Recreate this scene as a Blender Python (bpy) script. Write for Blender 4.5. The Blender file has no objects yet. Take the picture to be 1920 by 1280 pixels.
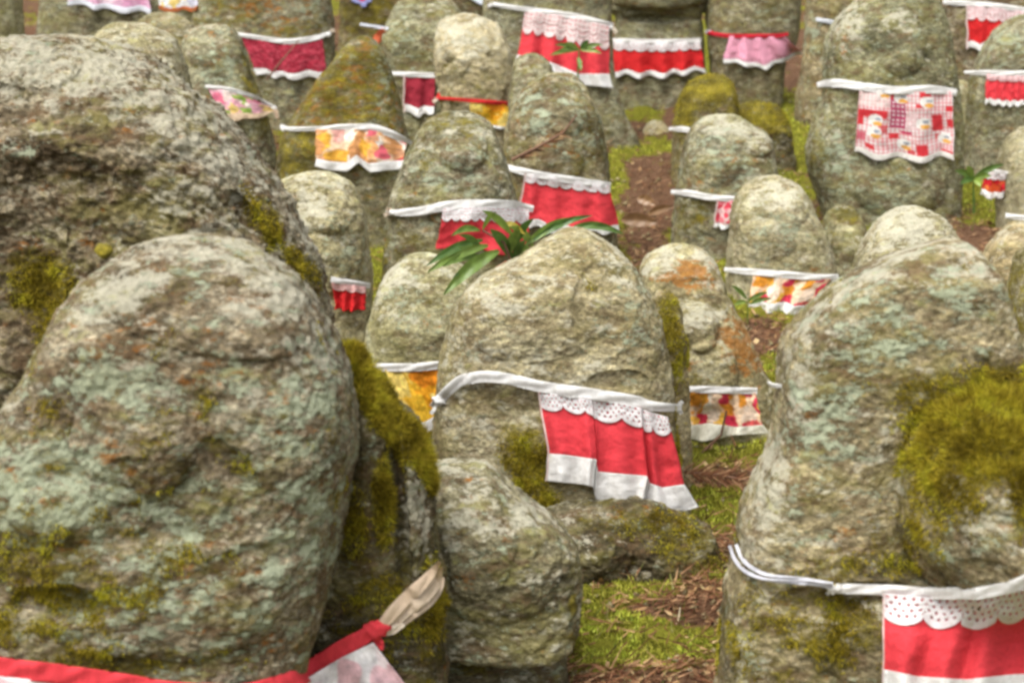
import bpy, math, random
import numpy as np
from mathutils import Vector
from mathutils.bvhtree import BVHTree

C = bpy.context.scene.collection
SC = bpy.context.scene
# ------------------------------------------------------------------ camera, sky, sun, exposure
PITCH = math.radians(10.0); CZ = 1.5; LENS = 50.0
cam_d = bpy.data.cameras.new('camera'); cam = bpy.data.objects.new('camera', cam_d); C.objects.link(cam)
cam.location = (0, 0, CZ); cam.rotation_euler = (math.radians(90) - PITCH, 0, 0)
cam_d.lens = LENS; cam_d.sensor_width = 36; cam_d.clip_start = 0.05; cam_d.clip_end = 400
cam_d.dof.use_dof = True; cam_d.dof.focus_distance = 2.7; cam_d.dof.aperture_fstop = 5.0
SC.camera = cam
W = bpy.data.worlds.new('World'); SC.world = W; W.use_nodes = True
wn = W.node_tree; wn.nodes.clear()
sky = wn.nodes.new('ShaderNodeTexSky'); sky.sky_type = 'NISHITA'; sky.sun_disc = False
SUN_EL = math.radians(60); SUN_AZ = math.radians(-145)      # azimuth measured from +Y towards +X
sky.sun_elevation = SUN_EL; sky.sun_rotation = SUN_AZ; sky.dust_density = 4.0; sky.air_density = 1.0; sky.ozone_density = 1.0
hs = wn.nodes.new('ShaderNodeHueSaturation'); hs.inputs['Saturation'].default_value = 0.22
hs.inputs['Color'].default_value = (1, 1, 1, 1)
bg = wn.nodes.new('ShaderNodeBackground'); bg.inputs['Strength'].default_value = 0.135
wo = wn.nodes.new('ShaderNodeOutputWorld')
wn.links.new(sky.outputs[0], hs.inputs['Color']); wn.links.new(hs.outputs[0], bg.inputs['Color']); wn.links.new(bg.outputs[0], wo.inputs['Surface'])
sd = bpy.data.lights.new('sun', 'SUN'); sd.energy = 1.5; sd.angle = math.radians(35); sd.color = (1.0, 0.97, 0.92)
sun = bpy.data.objects.new('sun', sd); C.objects.link(sun)
sv = Vector((math.sin(SUN_AZ) * math.cos(SUN_EL), math.cos(SUN_AZ) * math.cos(SUN_EL), math.sin(SUN_EL)))
sun.rotation_euler = sv.to_track_quat('Z', 'Y').to_euler(); sun.location = (-3, -3, 8)
SC.view_settings.view_transform = 'Standard'; SC.view_settings.look = 'None'
SC.view_settings.exposure = 1.05; SC.view_settings.gamma = 1.0; SC.view_settings.use_curve_mapping = False
SC.render.engine = 'CYCLES'; SC.cycles.filter_width = 2.9; SC.cycles.max_bounces = 6

rng = np.random.default_rng(7); random.seed(7)
# ------------------------------------------------------------------ numeric helpers
F = 1920 * LENS / 36.0
cp, sp = math.cos(PITCH), math.sin(PITCH)
def ray(px, py):
    px = np.asarray(px, float); py = np.asarray(py, float)
    x = (px - 960) / F; u = (640 - py) / F
    return x, cp + u * sp, -sp + u * cp
def P(px, py, Y):                                   # point on the sight line of a pixel at world depth Y
    x, dy, dz = ray(px, py); t = Y / dy
    return np.stack(np.broadcast_arrays(x * t, Y + 0 * t, CZ + dz * t), -1)
def proj(p):                                        # world point -> photograph pixel, for finding where a stain sits
    x = p[..., 0]; y = p[..., 1]; z = p[..., 2] - CZ
    d = y * cp - z * sp; u = y * sp + z * cp
    return 960 + F * x / d, 640 - F * u / d
_perm = rng.permutation(256); _perm = np.concatenate([_perm, _perm, _perm])
_grad = rng.normal(size=(256, 3)); _grad /= np.linalg.norm(_grad, axis=1)[:, None]; _grad *= 1.6
def noise(p):
    p = np.asarray(p, float); i = np.floor(p).astype(int); f = p - i; i &= 255
    w = f * f * f * (f * (f * 6 - 15) + 10); r = 0
    for dx in (0, 1):
        for dy in (0, 1):
            for dz in (0, 1):
                h = _perm[_perm[_perm[(i[..., 0] + dx) & 255] + ((i[..., 1] + dy) & 255)] + ((i[..., 2] + dz) & 255)]
                g = _grad[h]
                dot = g[..., 0] * (f[..., 0] - dx) + g[..., 1] * (f[..., 1] - dy) + g[..., 2] * (f[..., 2] - dz)
                ww = (w[..., 0] if dx else 1 - w[..., 0]) * (w[..., 1] if dy else 1 - w[..., 1]) * (w[..., 2] if dz else 1 - w[..., 2])
                r = r + dot * ww
    return r
def fbm(p, o=3, lac=2.1, gain=.5):
    a = 1.; r = 0; s = 1.
    for k in range(o):
        r = r + a * noise(p * s + 17.3 * k); a *= gain; s *= lac
    return r
def billow(p, o=2):
    a = 1.; r = 0; s = 1.
    for k in range(o):
        r = r + a * (np.abs(noise(p * s + 5.1 * k)) * 2 - .5); a *= .5; s *= 2.1
    return r
def sstep(a, b, x):
    t = np.clip((x - a) / (b - a), 0, 1); return t * t * (3 - 2 * t)
def ground_z(x, y):
    x = np.asarray(x, float); y = np.asarray(y, float)
    q = np.stack(np.broadcast_arrays(x, y, 0 * x + 3.3), -1)
    return .0725 + .227 * y + .05 * noise(q * 1.3) + .022 * noise(q * 4.1)
def pch(xs, ys, x):                                 # monotone cubic
    xs = np.asarray(xs, float); ys = np.asarray(ys, float); h = np.diff(xs); dl = np.diff(ys) / h
    m = np.zeros(len(xs)); m[0] = dl[0]; m[-1] = dl[-1]
    for k in range(1, len(xs) - 1):
        if dl[k - 1] * dl[k] > 0: m[k] = 2 * dl[k - 1] * dl[k] / (dl[k - 1] + dl[k])
    i = np.clip(np.searchsorted(xs, x) - 1, 0, len(h) - 1); t = (x - xs[i]) / h[i]
    t2 = t * t; t3 = t2 * t
    return (2*t3-3*t2+1)*ys[i] + (t3-2*t2+t)*h[i]*m[i] + (-2*t3+3*t2)*ys[i+1] + (t3-t2)*h[i]*m[i+1]

# ------------------------------------------------------------------ mesh helpers
def mesh_np(name, verts, faces, mat=None, parent=None, origin=None, smooth=True, uv=None, cols=None, link=True):
    verts = np.asarray(verts, np.float32).reshape(-1, 3); faces = np.asarray(faces, np.int32)
    o0 = np.zeros(3) if origin is None else np.asarray(origin, float)
    m = bpy.data.meshes.new(name); nf = len(faces); k = faces.shape[1]
    m.vertices.add(len(verts)); m.vertices.foreach_set('co', (verts - o0).astype(np.float32).ravel())
    m.loops.add(nf * k); m.loops.foreach_set('vertex_index', faces.ravel())
    m.polygons.add(nf); m.polygons.foreach_set('loop_start', np.arange(nf, dtype=np.int32) * k)
    m.polygons.foreach_set('loop_total', np.full(nf, k, np.int32))
    if smooth: m.polygons.foreach_set('use_smooth', np.ones(nf, bool))
    m.update(calc_edges=True)
    if uv is not None:
        l = m.uv_layers.new(name='UVMap'); l.data.foreach_set('uv', np.asarray(uv, np.float32)[faces.ravel()].ravel())
    for an, a in (cols or {}).items():
        a = np.asarray(a, np.float32)
        if a.shape[1] == 3: a = np.concatenate([a, np.ones((len(a), 1), np.float32)], 1)
        at = m.attributes.new(an, 'FLOAT_COLOR', 'POINT'); at.data.foreach_set('color', a.ravel())
    if mat: m.materials.append(mat)
    ob = bpy.data.objects.new(name, m); ob.location = o0
    if link: C.objects.link(ob)
    if parent is not None:
        ob.parent = parent; ob.location = Vector(o0) - parent.location
    return ob
def tag(o, label=None, cat=None, group=None, kind=None):
    if label: o['label'] = label
    if cat: o['category'] = cat
    if group: o['group'] = group
    if kind: o['kind'] = kind
    return o
def empty(name, loc):
    o = bpy.data.objects.new(name, None); o.location = loc; o.empty_display_size = .05; C.objects.link(o); return o
def gridfaces(nr, nc, wrap=False):
    i = np.arange(nr - 1)[:, None]; j = np.arange(nc if wrap else nc - 1)[None, :]; j2 = (j + 1) % nc
    a = i * nc + j; b = i * nc + j2; c = (i + 1) * nc + j2; d = (i + 1) * nc + j
    return np.stack([a, d, c, b], -1).reshape(-1, 4)

# ------------------------------------------------------------------ materials
class NT:
    def __init__(s, name):
        s.m = bpy.data.materials.new(name); s.m.use_nodes = True; s.t = s.m.node_tree; s.t.nodes.clear()
        s.out = s.t.nodes.new('ShaderNodeOutputMaterial'); s.b = s.t.nodes.new('ShaderNodeBsdfPrincipled')
        s.t.links.new(s.b.outputs[0], s.out.inputs[0])
    def n(s, kind, **kw):
        nd = s.t.nodes.new(kind)
        for k, v in kw.items():
            if k.startswith('i_'): nd.inputs[k[2:].replace('_', ' ')].default_value = v
            else: setattr(nd, k, v)
        return nd
    def l(s, a, b): s.t.links.new(a, b)
    def math(s, op, a, b=None, clamp=False):
        nd = s.n('ShaderNodeMath', operation=op, use_clamp=clamp)
        for i, v in enumerate((a, b)):
            if v is None: continue
            if isinstance(v, (int, float)): nd.inputs[i].default_value = v
            else: s.l(v, nd.inputs[i])
        return nd.outputs[0]
    def noise(s, vec, scale, detail=4, rough=.6, dist=0):
        nd = s.n('ShaderNodeTexNoise'); nd.inputs['Scale'].default_value = scale; nd.inputs['Detail'].default_value = detail
        nd.inputs['Roughness'].default_value = rough; nd.inputs['Distortion'].default_value = dist; s.l(vec, nd.inputs['Vector'])
        return nd.outputs['Fac']
    def ramp(s, fac, stops, interp='LINEAR'):
        nd = s.n('ShaderNodeValToRGB'); s.l(fac, nd.inputs[0]); cr = nd.color_ramp; cr.interpolation = interp
        while len(cr.elements) < len(stops): cr.elements.new(.5)
        for e, (p, c) in zip(cr.elements, stops):
            e.position = p; e.color = (*c, 1) if len(c) == 3 else c
        return nd.outputs[0]
    def mix(s, fac, a, b, mode='MIX'):
        nd = s.n('ShaderNodeMix', data_type='RGBA', blend_type=mode)
        for key, v in ((0, fac), (6, a), (7, b)):
            if isinstance(v, (int, float)): nd.inputs[key].default_value = v
            elif isinstance(v, tuple): nd.inputs[key].default_value = (*v, 1)
            else: s.l(v, nd.inputs[key])
        return nd.outputs[2]
    def smooth(s, v, a, b):
        nd = s.n('ShaderNodeMapRange', interpolation_type='SMOOTHSTEP'); s.l(v, nd.inputs[0])
        nd.inputs[1].default_value = a; nd.inputs[2].default_value = b
        return nd.outputs[0]

def stone_material(name, dark, mid, light, grain=1.0, film=.5, con=.85, lsc=40, vary=True):
    T = NT(name)
    tc = T.n('ShaderNodeTexCoord'); oi = T.n('ShaderNodeObjectInfo')
    off = T.n('ShaderNodeVectorMath', operation='SCALE'); T.l(oi.outputs['Random'], off.inputs['Scale']); off.inputs[0].default_value = (37, 91, 53)
    add = T.n('ShaderNodeVectorMath', operation='ADD'); T.l(tc.outputs['Object'], add.inputs[0]); T.l(off.outputs[0], add.inputs[1])
    mp = T.n('ShaderNodeMapping'); mp.inputs['Rotation'].default_value = (0, math.radians(28), 0); mp.inputs['Scale'].default_value = (.62, 1, 1.25)
    T.l(add.outputs[0], mp.inputs[0]); v = mp.outputs[0]
    at = T.n('ShaderNodeAttribute', attribute_name='mask'); sep = T.n('ShaderNodeSeparateColor'); T.l(at.outputs['Color'], sep.inputs[0])
    at2 = T.n('ShaderNodeAttribute', attribute_name='tone'); sep2 = T.n('ShaderNodeSeparateColor'); T.l(at2.outputs['Color'], sep2.inputs[0])
    n1 = T.noise(v, 12, 7, .72); n2 = T.noise(v, 58, 6, .78); n3 = T.noise(v, 190, 4, .75)
    def gain(nd, k): return T.math('ADD', T.math('MULTIPLY', T.math('SUBTRACT', nd, .5), k), .5)
    base = T.ramp(n1, [(.36, dark), (.5, mid), (.64, light)])
    if vary: base = T.mix(1.0, base, T.ramp(oi.outputs['Random'], [(0, (1.12, .98, .80)), (.25, (.80, .80, .70)), (.5, (1.08, 1.08, 1.0)), (.75, (.88, .92, .74)), (1, (1.2, 1.12, .98))]), 'MULTIPLY')
    base = T.mix(con, base, T.ramp(n2, [(.36, (.40, .365, .30)), (.5, (.92, .91, .87)), (.64, (1.62, 1.59, 1.48))]), 'MULTIPLY')
    base = T.mix(con * .8, base, T.ramp(n3, [(.34, (.40, .37, .32)), (.5, (1, 1, 1)), (.66, (1.7, 1.68, 1.6))]), 'MULTIPLY')
    # olive and brown algae films
    ol = T.smooth(T.noise(v, 10, 7, .78, .2), .47, .60)
    base = T.mix(T.math('MULTIPLY', ol, film * .8), base, T.mix(n2, (.105, .092, .02), (.34, .30, .09)))
    brown = T.smooth(T.noise(v, 23, 7, .8, .2), .50, .60)
    base = T.mix(T.math('MULTIPLY', brown, film * 1.2), base, T.mix(n2, (.050, .032, .014), (.24, .155, .085)))
    # pale crust; the same mask paints lit-looking stone tops lighter
    pal = T.smooth(T.math('ADD', gain(T.noise(v, 32, 6, .78, .15), 1.8), T.math('MULTIPLY', sep2.outputs[0], .36)), .62, .80)
    base = T.mix(T.math('MULTIPLY', pal, .75), base, T.mix(n3, (.32, .30, .21), (.66, .63, .50)))
    # mint lichen, broken into small crusts
    ml = T.smooth(T.math('ADD', gain(T.noise(v, lsc, 7, .80, .15), 2.2), T.math('MULTIPLY', sep.outputs[1], .30)), .68, .80)
    base = T.mix(T.math('MULTIPLY', ml, .78), base, T.mix(n3, (.25, .29, .185), (.51, .565, .405)))
    # yellow-green lichen specks
    ys = T.smooth(T.noise(v, 25, 5, .65, .3), .60, .68)
    base = T.mix(T.math('MULTIPLY', ys, .45), base, (.36, .35, .12))
    # rust lichen
    ru = T.smooth(T.math('ADD', gain(T.noise(v, 36, 6, .75), 1.8), T.math('MULTIPLY', sep.outputs[2], .36)), .70, .86)
    base = T.mix(T.math('MULTIPLY', ru, .8), base, T.mix(n2, (.17, .055, .008), (.46, .19, .03)))
    # moss
    mo = T.smooth(T.math('ADD', gain(T.noise(v, 30, 7, .82), 1.9), T.math('MULTIPLY', sep.outputs[0], .44)), .62, .98)
    mc = T.mix(T.smooth(n1, .38, .62), (.12, .095, .010), (.36, .29, .022))
    mc = T.mix(T.smooth(n3, .4, .6), T.mix(.5, mc, (.03, .025, .005)), mc)
    base = T.mix(T.math('MULTIPLY', mo, .9), base, mc)
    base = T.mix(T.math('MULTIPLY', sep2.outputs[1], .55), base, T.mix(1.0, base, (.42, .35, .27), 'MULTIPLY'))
    T.l(base, T.b.inputs['Base Color']); T.b.inputs['Roughness'].default_value = .93; T.b.inputs['Specular IOR Level'].default_value = .15
    hsum = T.math('ADD', T.math('MULTIPLY', n2, 1.0), T.math('MULTIPLY', n3, .45))
    hsum = T.math('ADD', hsum, T.math('MULTIPLY', mo, .5)); hsum = T.math('ADD', hsum, T.math('MULTIPLY', ml, .15))
    bp = T.n('ShaderNodeBump'); bp.inputs['Strength'].default_value = .9; bp.inputs['Distance'].default_value = .0075 * grain
    T.l(hsum, bp.inputs['Height']); T.l(bp.outputs[0], T.b.inputs['Normal'])
    return T.m
M = {}
M['warm'] = stone_material('weathered_warm_granite', (.13, .105, .065), (.27, .232, .155), (.42, .38, .28), 1.3, .5)
M['brown'] = stone_material('weathered_brown_granite', (.085, .062, .036), (.21, .172, .115), (.40, .36, .27), 1.3, .80, 1.0, 34, False)
M['grey'] = stone_material('weathered_grey_granite', (.10, .094, .066), (.215, .203, .148), (.37, .355, .27), .85, .62, .95, 34)
M['smooth'] = stone_material('smooth_pale_granite', (.18, .158, .098), (.32, .288, .195), (.44, .42, .33), .7, .40, .8, 36)
M['dark'] = stone_material('dark_granite', (.055, .045, .028), (.13, .11, .072), (.24, .215, .155), 1.2, .7)  # same granite recipe with lower base tones
M['sandy'] = stone_material('sandy_pale_granite', (.24, .21, .14), (.37, .335, .24), (.52, .48, .37), .7, .22, .65, 36)

def blade_material(name, c0, c1, c2, tr=.35):
    T = NT(name); g = T.n('ShaderNodeNewGeometry')
    col = T.ramp(g.outputs['Random Per Island'], [(0, c0), (.5, c1), (1, c2)])
    pn = T.noise(g.outputs['Position'], 22, 4, .65)
    col = T.mix(1.0, col, T.ramp(pn, [(.36, (.50, .46, .40)), (.5, (1, 1, 1)), (.64, (1.25, 1.45, 1.3))]), 'MULTIPLY')
    T.l(col, T.b.inputs['Base Color']); T.b.inputs['Roughness'].default_value = .8; T.b.inputs['Specular IOR Level'].default_value = .2
    tl = T.n('ShaderNodeBsdfTranslucent'); T.l(col, tl.inputs[0]); mx = T.n('ShaderNodeMixShader'); mx.inputs[0].default_value = tr
    T.l(T.b.outputs[0], mx.inputs[1]); T.l(tl.outputs[0], mx.inputs[2]); T.l(mx.outputs[0], T.out.inputs[0])
    return T.m
M['moss'] = blade_material('olive_stone_moss', (.13, .105, .010), (.36, .29, .02), (.62, .50, .05), .5)
M['gmoss'] = blade_material('bright_ground_moss', (.09, .10, .012), (.38, .38, .04), (.72, .70, .13))
M['needle'] = blade_material('dead_cedar_needles', (.08, .032, .016), (.26, .11, .055), (.46, .27, .15), .1)

def cloth_material():
    T = NT('cotton_cloth'); at = T.n('ShaderNodeAttribute', attribute_name='Col')
    uv = T.n('ShaderNodeUVMap'); nz = T.noise(uv.outputs[0], 14, 5, .7)
    col = T.mix(.5, at.outputs['Color'], T.ramp(nz, [(.32, (.66, .63, .56)), (.5, (.95, .94, .92)), (.66, (1.1, 1.1, 1.1))]), 'MULTIPLY')
    T.l(col, T.b.inputs['Base Color']); T.b.inputs['Roughness'].default_value = .85; T.b.inputs['Specular IOR Level'].default_value = .2
    w = T.n('ShaderNodeTexNoise'); w.inputs['Scale'].default_value = 230; T.l(uv.outputs[0], w.inputs[0])
    big = T.noise(uv.outputs[0], 7, 4, .6, .6)
    h = T.math('ADD', T.math('MULTIPLY', w.outputs['Fac'], .12), big)
    bp = T.n('ShaderNodeBump'); bp.inputs['Strength'].default_value = .5; bp.inputs['Distance'].default_value = .006
    T.l(h, bp.inputs['Height']); T.l(bp.outputs[0], T.b.inputs['Normal'])
    tl = T.n('ShaderNodeBsdfTranslucent'); T.l(col, tl.inputs[0]); mx = T.n('ShaderNodeMixShader'); mx.inputs[0].default_value = .18
    T.l(T.b.outputs[0], mx.inputs[1]); T.l(tl.outputs[0], mx.inputs[2]); T.l(mx.outputs[0], T.out.inputs[0])
    return T.m
M['cloth'] = cloth_material()
def leaf_material(name, a, b):
    T = NT(name); oi = T.n('ShaderNodeObjectInfo'); tc = T.n('ShaderNodeTexCoord')
    n = T.noise(tc.outputs['Object'], 60, 4, .6)
    col = T.mix(oi.outputs['Random'], a, b); col = T.mix(.5, col, T.ramp(n, [(.3, (.5, .5, .5)), (.7, (1.3, 1.3, 1.2))]), 'MULTIPLY')
    T.l(col, T.b.inputs['Base Color']); T.b.inputs['Roughness'].default_value = .38
    tl = T.n('ShaderNodeBsdfTranslucent'); T.l(col, tl.inputs[0]); mx = T.n('ShaderNodeMixShader'); mx.inputs[0].default_value = .25
    T.l(T.b.outputs[0], mx.inputs[1]); T.l(tl.outputs[0], mx.inputs[2]); T.l(mx.outputs[0], T.out.inputs[0])
    return T.m
M['leaf'] = leaf_material('glossy_green_leaf', (.09, .18, .04), (.26, .36, .07))
M['yleaf'] = leaf_material('yellowing_leaf', (.30, .26, .03), (.40, .30, .05))
M['deadleaf'] = leaf_material('dry_tan_leaf', (.38, .23, .12), (.30, .17, .08))
def plain(name, c, rough=.8):
    T = NT(name); tc = T.n('ShaderNodeTexCoord'); n = T.noise(tc.outputs['Object'], 120, 4, .6)
    T.l(T.mix(.6, c, T.ramp(n, [(.3, (.5, .5, .5)), (.7, (1.4, 1.4, 1.4))]), 'MULTIPLY'), T.b.inputs['Base Color']); T.b.inputs['Roughness'].default_value = rough
    return T.m
M['twig'] = plain('brown_twig', (.16, .08, .045)); M['redstem'] = plain('red_stem', (.45, .05, .03)); M['straw'] = plain('pale_dry_straw', (.48, .40, .26))

def ground_material():
    T = NT('mossy_forest_floor'); tc = T.n('ShaderNodeTexCoord'); v = tc.outputs['Object']
    at = T.n('ShaderNodeAttribute', attribute_name='mask'); sep = T.n('ShaderNodeSeparateColor'); T.l(at.outputs['Color'], sep.inputs[0])
    n1 = T.noise(v, 5, 5, .65); n2 = T.noise(v, 40, 5, .7); n3 = T.noise(v, 140, 3, .7)
    lit = T.mix(n2, (.05, .026, .014), (.27, .15, .085)); lit = T.mix(T.smooth(n3, .5, .7), lit, (.26, .15, .09))
    mo = T.mix(n2, (.07, .07, .01), (.34, .33, .035))
    f = T.smooth(T.math('ADD', n2, T.math('MULTIPLY', sep.outputs[0], .6)), .62, .8)
    T.l(T.mix(f, lit, mo), T.b.inputs['Base Color']); T.b.inputs['Roughness'].default_value = .95; T.b.inputs['Specular IOR Level'].default_value = .1
    bp = T.n('ShaderNodeBump'); bp.inputs['Strength'].default_value = 1; bp.inputs['Distance'].default_value = .03
    T.l(T.math('ADD', n2, T.math('MULTIPLY', n3, .4)), bp.inputs['Height']); T.l(bp.outputs[0], T.b.inputs['Normal'])
    return T.m
M['ground'] = ground_material()

# ------------------------------------------------------------------ ground
MOSS_G = [(1160, 1215, 130, 60), (1360, 960, 90, 50), (1350, 850, 90, 40), (1450, 260, 80, 110), (1200, 270, 60, 30), (1160, 330, 40, 70),
          (1830, 380, 60, 60), (710, 480, 40, 160), (540, 300, 40, 40), (1440, 720, 40, 80), (60, 40, 30, 60), (1290, 450, 50, 40)]
LIT_G = [(1210, 340, 60, 80), (1230, 400, 50, 60), (1370, 895, 90, 28), (1250, 1275, 150, 30), (1300, 1145, 150, 25), (690, 60, 90, 60), (1840, 450, 40, 30), (1320, 210, 90, 60), (1180, 260, 70, 30), (1480, 120, 60, 80), (60, 60, 80, 80), (540, 330, 40, 60), (1420, 650, 50, 50)]
def blob(px, py, lst, k=1.0):
    r = 0
    for b in lst:
        a = math.radians(b[5]) if len(b) > 5 else 0; s = b[4] if len(b) > 4 else 1
        dx = px - b[0]; dy = py - b[1]; u = (dx * math.cos(a) + dy * math.sin(a)) / b[2]; w = (-dx * math.sin(a) + dy * math.cos(a)) / b[3]
        r = np.maximum(r, s * np.clip(1.35 - np.sqrt(u * u + w * w), 0, 1) * k) if np.ndim(r) else s * np.clip(1.35 - np.sqrt(u * u + w * w), 0, 1) * k
    return r
def ground_moss(x, y, z):
    p = np.stack([x, y, z], -1); px, py = proj(p); q = p.copy(); q[..., 2] = 0
    m = .5 + 1.1 * fbm(q * 2.5, 3) + .55 * fbm(q * 11, 3)
    vis = (y > 1)
    return np.clip(m + np.where(vis, 1.0 * blob(px, py, MOSS_G), 0) - np.where(vis, 1.3 * blob(px, py, LIT_G), 0), 0, 1.2)
ys = np.concatenate([np.linspace(-6, .8, 25), np.linspace(.9, 9, 480), np.linspace(9.3, 90, 60)])
xs = np.concatenate([-np.geomspace(80, 3.2, 30), np.linspace(-3.1, 3.1, 330), np.geomspace(3.2, 80, 30)])
X, Yg = np.meshgrid(xs, ys); Z = ground_z(X, Yg)
q = np.stack([X, Yg, 0 * X], -1); near = (np.abs(X) < 3.2) & (Yg > .8) & (Yg < 9.2)
Z = Z + np.where(near, .014 * fbm(q * 16, 3) + .006 * billow(q * 45), 0)
gm = ground_moss(X, Yg, Z)
g = mesh_np('ground', np.stack([X, Yg, Z], -1), gridfaces(len(ys), len(xs))[:, ::-1], M['ground'], cols={'mask': np.stack([gm, gm * 0, gm * 0], -1).reshape(-1, 3)})
tag(g, 'sloping forest floor of moss and dead cedar litter between the statues', kind='structure')

def blades(name, pts, nrm, length, width, mat, parent=None, lean=.5, bias=(0, 0, 0), bend=True):
    n = len(pts); d = nrm + lean * rng.normal(size=(n, 3)) + np.asarray(bias); d /= np.linalg.norm(d, axis=1)[:, None]
    L = (length * rng.uniform(.5, 1.3, n))[:, None] if np.ndim(length) == 0 else (length * rng.uniform(.5, 1.3, n))[:, None]
    s = np.cross(d, rng.normal(size=(n, 3))); s /= np.linalg.norm(s, axis=1)[:, None] + 1e-9
    wv = (width if np.ndim(width) == 0 else width[:, None])
    a = pts - nrm * L * .15; v0 = a - s * wv * .5; v1 = a + s * wv * .5; v2 = a + d * L
    V = np.stack([v0, v1, v2], 1).reshape(-1, 3); Fc = np.arange(3 * n).reshape(-1, 3)
    return mesh_np(name, V, Fc, mat, parent, origin=None if parent is None else parent.location, smooth=False)
def scatter_ground(n, ymin=1.9, ymax=8.5):
    u = rng.random(n); y = 1 / (1 / ymin + u * (1 / ymax - 1 / ymin)); x = rng.uniform(-.44, .44, n) * y
    z = ground_z(x, y); return x, y, z
x, y, z = scatter_ground(420000); gm2 = ground_moss(x, y, z) + .35 * fbm(np.stack([x, y, 0 * x], -1) * 22, 2); k = gm2 > .62
pts = np.stack([x, y, z], -1)[k]
# keep the mossy cushions uneven
hgt = .012 * np.clip(fbm(pts * np.array([14, 14, 0]), 2) + .4, 0, 1.5)
pts[:, 2] += hgt
up = np.tile(np.array([0, -.1, 1.0]), (len(pts), 1))
o = blades('moss_carpet', pts, up, .009 * np.sqrt(pts[:, 1] / 2.2), .0028 * np.sqrt(pts[:, 1] / 2.2), M['gmoss'], lean=.6)
tag(o, 'bright yellow-green moss carpeting the ground between the stones', 'moss', kind='stuff')
x, y, z = scatter_ground(60000); gm2 = ground_moss(x, y, z); k = (gm2 < .55) | (rng.random(len(x)) < .22)
pts = np.stack([x, y, z + .008 + .012 * rng.random(len(x))], -1)[k]; nr = np.tile(np.array([.9, .2, .12]), (len(pts), 1)) * rng.choice([-1, 1], len(pts))[:, None]
o = blades('cedar_litter', pts, nr, .042, .0028, M['needle'], lean=.5)
tag(o, 'reddish brown dead cedar needles littering the ground', 'leaf litter', kind='stuff')

x, y, z = scatter_ground(14000, 2.0, 8.5); gm2 = ground_moss(x, y, z); k = (gm2 < .5) | (rng.random(len(x)) < .05); x = x[k]; y = y[k]; z = z[k] + .012; n = len(x)
a = rng.random(n) * 6.28; L1 = rng.uniform(.004, .013, n); d1 = np.stack([np.cos(a), np.sin(a) * .8, rng.normal(size=n) * .4], -1) * L1[:, None]; d2 = np.stack([-np.sin(a), np.cos(a), rng.normal(size=n) * .6 + .3], -1) * L1[:, None] * .45
c_ = np.stack([x, y, z], -1); V = np.stack([c_ - d1, c_ - d2, c_ + d1, c_ + d2], 1).reshape(-1, 3)
M['scrap'] = blade_material('dry_leaf_scraps', (.10, .05, .025), (.34, .19, .09), (.55, .38, .20), .15)
tag(mesh_np('leaf_scraps', V, np.arange(4 * n).reshape(-1, 4), M['scrap'], smooth=False), 'tan and brown dry leaf scraps strewn over the litter', 'leaf litter', kind='stuff')
x, y, z = scatter_ground(5000, 2.0, 8.0); k = rng.random(len(x)) < np.where(ground_moss(x, y, z) < .6, 1, .25); x = x[k]; y = y[k]; z = z[k]; n = len(x)
oc = np.array([[1, 0, 0], [0, 1, 0], [-1, 0, 0], [0, -1, 0], [0, 0, .8], [0, 0, -.6]]); of = np.array([[0, 1, 4], [1, 2, 4], [2, 3, 4], [3, 0, 4], [1, 0, 5], [2, 1, 5], [3, 2, 5], [0, 3, 5]])
sz = rng.uniform(.003, .011, n)[:, None, None]; V = np.stack([x, y, z + .004], -1)[:, None] + oc[None] * sz * rng.uniform(.6, 1.3, (n, 6, 1)); Fc = (of[None] + 6 * np.arange(n)[:, None, None]).reshape(-1, 3)
tag(mesh_np('pebbles', V.reshape(-1, 3), Fc, M['smooth']), 'small grey pebbles and soil crumbs between moss and litter', 'pebbles', kind='stuff')
x, y, z = scatter_ground(5000, 2.0, 8.0); pts = np.stack([x, y, z], -1); M['stalk'] = blade_material('thin_green_stalks', (.10, .14, .03), (.22, .26, .05), (.46, .40, .18))
tag(blades('low_growth', pts, np.tile(np.array([0, 0, 1.]), (len(pts), 1)), .045, .0035, M['stalk'], lean=.45), 'sparse thin grass blades and seedlings poking out of the moss', 'grass', kind='stuff')
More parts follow.
